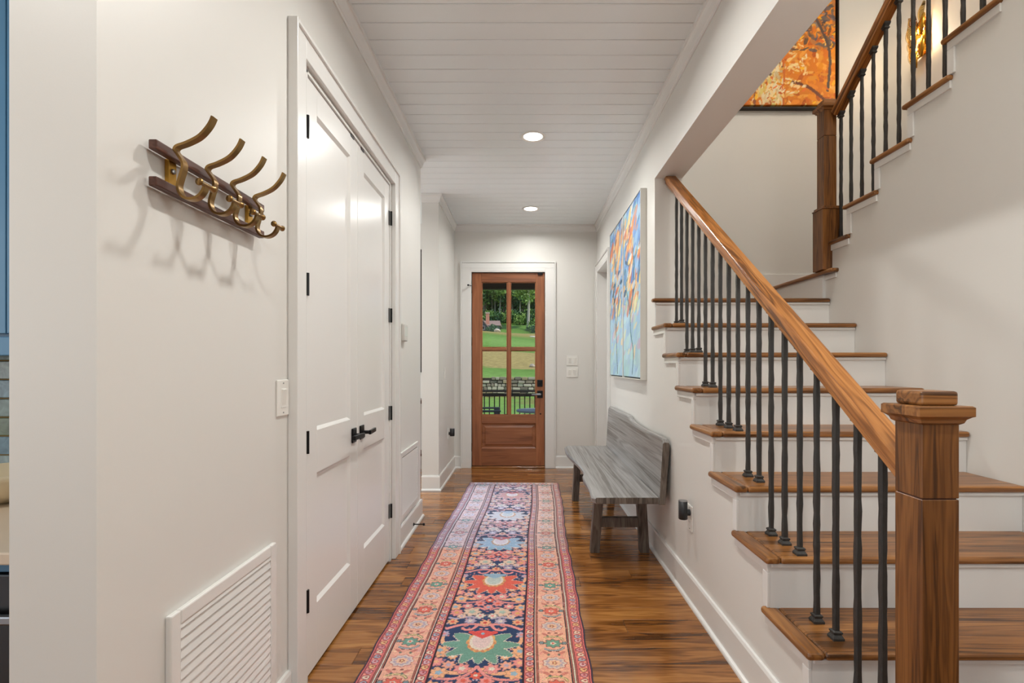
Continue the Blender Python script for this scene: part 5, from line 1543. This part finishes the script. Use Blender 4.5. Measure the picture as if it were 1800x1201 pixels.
# house on the hill
hs = thing('house', 'grey gabled house with brick chimney on the hill outside', 'house', (-8.6, 112, 8.6))
hm = paint('house_siding', srgb(96, 104, 112), 0.7, 0.2, 6, 0.06); rm = paint('house_roof', srgb(160, 138, 130), 0.85, 0.4, 5, 0.10); cm = paint('house_brick', srgb(206, 150, 128), 0.85, 0.4, 6, 0.12)
hz0 = 8.0
E, Rg = hz0 + 1.95, hz0 + 3.25
MB().box(-12.0, -5.5, 110, 118, hz0, E).build('wall', hm, hs)
MB().hexa([(-12.2, 109.6, E - 0.1), (-5.1, 109.6, E - 0.1), (-5.1, 118.4, E - 0.1), (-12.2, 118.4, E - 0.1)], [(-12.0, 113.9, Rg), (-5.5, 113.9, Rg), (-5.5, 114.1, Rg), (-12.0, 114.1, Rg)]).build('roof', rm, hs)
MB().prism([(-11.9, hz0), (-8.0, hz0), (-8.0, E - 0.2), (-9.95, hz0 + 4.1), (-11.9, E - 0.2)], 107.6, 111, lambda p, q, a_: (p, a_, q)).build('wing_wall', hm, hs)
for s_ in (-1, 1):
    dx_ = s_ * 2.4
    lo = E - 0.75
    MB().hexa([(-9.95, 107.2, hz0 + 4.15), (-9.95 + dx_, 107.2, lo), (-9.95 + dx_, 113, lo), (-9.95, 113, hz0 + 4.15)], [(-9.95, 107.2, hz0 + 4.4), (-9.95 + dx_, 107.2, lo + 0.25), (-9.95 + dx_, 113, lo + 0.25), (-9.95, 113, hz0 + 4.4)]).build('wing_roof', rm, hs)
ch = MB().box(-8.35, -7.65, 110.6, 111.4, hz0 + 1.5, hz0 + 4.5).build('chimney', cm, hs)
MB().box(-8.45, -7.55, 110.5, 111.5, hz0 + 4.5, hz0 + 4.75).build('chimney_cap', stone_m[2], ch)
for x_ in (-9.6, -8.9, -7.3, -6.6):
    yv = 107.55 if x_ < -8 else 109.95
    wn = MB().box(x_, x_ + 0.5, yv - 0.05, yv + 0.06, hz0 + 0.8, hz0 + 1.6).build('window', M['white_plastic'], hs)
    MB().box(x_ + 0.06, x_ + 0.44, yv - 0.07, yv - 0.04, hz0 + 0.88, hz0 + 1.52).build('pane', M['slot'], wn)

# trees: trunk with limbs and a crown of leaf cards, four builds shared by all
bark = paint('pale_bark', srgb(196, 190, 178), 0.9, 0.5, 10, 0.15)
bark_d = paint('brown_bark', srgb(104, 92, 80), 0.9, 0.5, 10, 0.15)


def leaf_mat(name, c0, c1):
    m_, n_, b_ = new_mat(name)
    g = N(n_, 'ShaderNodeNewGeometry'); mx = N(n_, 'ShaderNodeMix', data_type='RGBA')
    mx.inputs[6].default_value = c0; mx.inputs[7].default_value = c1
    n_.links.new(g.outputs['Random Per Island'], mx.inputs[0]); n_.links.new(mx.outputs[2], b_.inputs['Base Color'])
    b_.inputs['Roughness'].default_value = 0.7; b_.inputs['Transmission Weight'].default_value = 0.0
    return m_


leafm = [leaf_mat('leaf_green', srgb(64, 108, 48), srgb(150, 192, 100)), leaf_mat('leaf_dark', srgb(40, 80, 56), srgb(100, 148, 92)), leaf_mat('leaf_light', srgb(110, 154, 62), srgb(186, 216, 126))]


def crown_mesh(seed, rx, rz, n, size, mat):
    rn = np.random.default_rng(seed)
    # clumps
    nc = 26
    cc = rn.normal(0, 1, (nc, 3)); cc /= np.linalg.norm(cc, axis=1, keepdims=True); cc *= rn.uniform(0.25, 1.0, (nc, 1)) ** 0.5
    cc *= np.array([rx, rx, rz])
    k = rn.integers(0, nc, n)
    p = cc[k] + rn.normal(0, 0.17 * rx, (n, 3))
    nrm = rn.normal(0, 1, (n, 3)) + np.array([0, 0, 0.8]); nrm /= np.linalg.norm(nrm, axis=1, keepdims=True)
    t = np.cross(nrm, rn.normal(0, 1, (n, 3))); t /= np.linalg.norm(t, axis=1, keepdims=True); b_ = np.cross(nrm, t)
    s_ = size * rn.uniform(0.6, 1.3, (n, 1))
    V = np.stack([p - t * s_, p - b_ * s_ * 0.6, p + t * s_, p + b_ * s_ * 0.6], 1).reshape(-1, 3)
    me = bpy.data.meshes.new('crown'); me.vertices.add(len(V)); me.vertices.foreach_set('co', V.astype(np.float32).ravel())
    me.loops.add(len(V)); me.loops.foreach_set('vertex_index', np.arange(len(V), dtype=np.int32))
    me.polygons.add(n); me.polygons.foreach_set('loop_start', np.arange(0, len(V), 4, dtype=np.int32)); me.update(calc_edges=True)
    me.materials.append(mat); return me


def trunk_mesh(seed, h, r, fork, mat):
    rn = random.Random(seed); mb = MB()
    lean = rn.uniform(-0.05, 0.05)
    p = [(lean * h * t + 0.12 * math.sin(t * 5 + seed), 0.1 * math.cos(t * 4 + seed), h * t) for t in (0, 0.15, 0.35, 0.55, 0.75, 1.0)]
    mb.tube(p, [r * 1.25, r, r * 0.85, r * 0.7, r * 0.5, r * 0.2], 7)
    for k in range(5):
        t = fork + (0.95 - fork) * k / 5
        i = min(4, int(t * 5)); bx_, by_, bz_ = lean * h * t + 0.12 * math.sin(t * 5 + seed), 0.1 * math.cos(t * 4 + seed), h * t
        a_ = rn.uniform(0, 2 * PI); ln = h * rn.uniform(0.14, 0.26)
        mb.tube([(bx_, by_, bz_), (bx_ + math.cos(a_) * ln * 0.4, by_ + math.sin(a_) * ln * 0.4, bz_ + ln * 0.5), (bx_ + math.cos(a_) * ln * 0.75, by_ + math.sin(a_) * ln * 0.75, bz_ + ln)], [r * 0.45, r * 0.32, r * 0.12], 5)
    me = bpy.data.meshes.new('trunk'); me.from_pydata(mb.v, [], mb.f); me.materials.append(mat); me.update(); return me


TR = [trunk_mesh(1, 15, 0.20, 0.55, bark), trunk_mesh(2, 17, 0.17, 0.6, bark), trunk_mesh(3, 16, 0.24, 0.5, bark_d), trunk_mesh(4, 14, 0.18, 0.4, bark)]
CRN = [crown_mesh(1, 3.2, 4.2, 2600, 0.34, leafm[0]), crown_mesh(2, 2.8, 4.8, 2400, 0.32, leafm[1]), crown_mesh(3, 3.0, 3.6, 2400, 0.34, leafm[2]), crown_mesh(4, 3.4, 4.4, 2600, 0.34, leafm[1])]


def tree(x, y, k, s, label, crown_z=0.72, kc=None, th=1.0):
    z = gz(x, y) - 0.1
    t = thing('tree', label, 'tree', (x, y, z), group='trees at the edge of the woods')
    o = place('trunk', TR[k], t, loc=(x, y, z)); o.scale = (s * th, s * th, s); o.rotation_euler = (0, 0, x * 1.7)
    o = place('crown', CRN[k if kc is None else kc], t, loc=(x, y, z + 16 * s * crown_z)); o.scale = (s, s, s); o.rotation_euler = (0, 0, y * 1.3)


tr = random.Random(5)
tree(0.85, 116, 0, 1.0, 'lone pale-trunked forked tree in front of the woods', 0.62, 2, 1.7)
spots = [(-9.8, 128, 2), (-7.6, 130, 1), (-6.1, 127, 0), (-5.2, 131, 1), (-4.3, 128.5, 3), (-3.2, 127, 1), (-2.2, 130, 0), (-1.0, 126.5, 1), (-0.2, 129, 0), (1.4, 131, 1), (2.4, 128, 3), (3.4, 126.5, 2), (4.6, 129, 0), (-11.8, 126, 3), (-13.6, 130, 1), (6.4, 128, 1)]
for i, (x, y, k) in enumerate(spots):
    tree(x, y, k, tr.uniform(0.85, 1.0), 'tall pale-trunked tree in the front row of the woods', tr.uniform(0.40, 0.54), [0, 1, 2, 1][i % 4])
i = 0
for y, zc in ((136, 0.50), (143, 0.26), (152, 0.42), (162, 0.24), (172, 0.45)):
    x = -19.0 + (y % 3)
    while x < 11:
        tree(x + tr.uniform(-0.8, 0.8), y + tr.uniform(-2, 2), (i % 3) + 1, tr.uniform(1.0, 1.25), 'dark leafy tree deep in the woods', zc + tr.uniform(-0.06, 0.06), (1, 3, 1, 0)[i % 4]); i += 1
        x += 3.4
# understory bushes
BU = [crown_mesh(11, 1.5, 1.0, 900, 0.20, leafm[0]), crown_mesh(12, 1.6, 1.2, 900, 0.20, leafm[1]), crown_mesh(13, 1.3, 1.0, 900, 0.18, leafm[2])]


def bush(x, y, k, s, label):
    z = gz(x, y)
    t = thing('bush', label, 'bush', (x, y, z), group='bushes at the foot of the woods')
    o = place('foliage', BU[k], t, loc=(x, y, z + 0.8 * s)); o.scale = (s, s, s)
    o = place('stem', TR[2], t, loc=(x, y, z - 0.1)); o.scale = (0.18 * s, 0.18 * s, 0.06 * s)


for i in range(13):
    bush(-13.5 + i * 1.55 + tr.uniform(-0.4, 0.4), 123.5 + tr.uniform(-1.5, 2), i % 3, tr.uniform(1.0, 1.5), 'leafy bush in the thicket at the foot of the woods')
bush(2.6, 114, 0, 1.3, 'round green bush right of the lone tree'); bush(3.2, 111, 1, 1.1, 'lower dark bush right of the lone tree'); bush(-6.9, 106.5, 1, 0.7, 'small dark bush beside the far house')
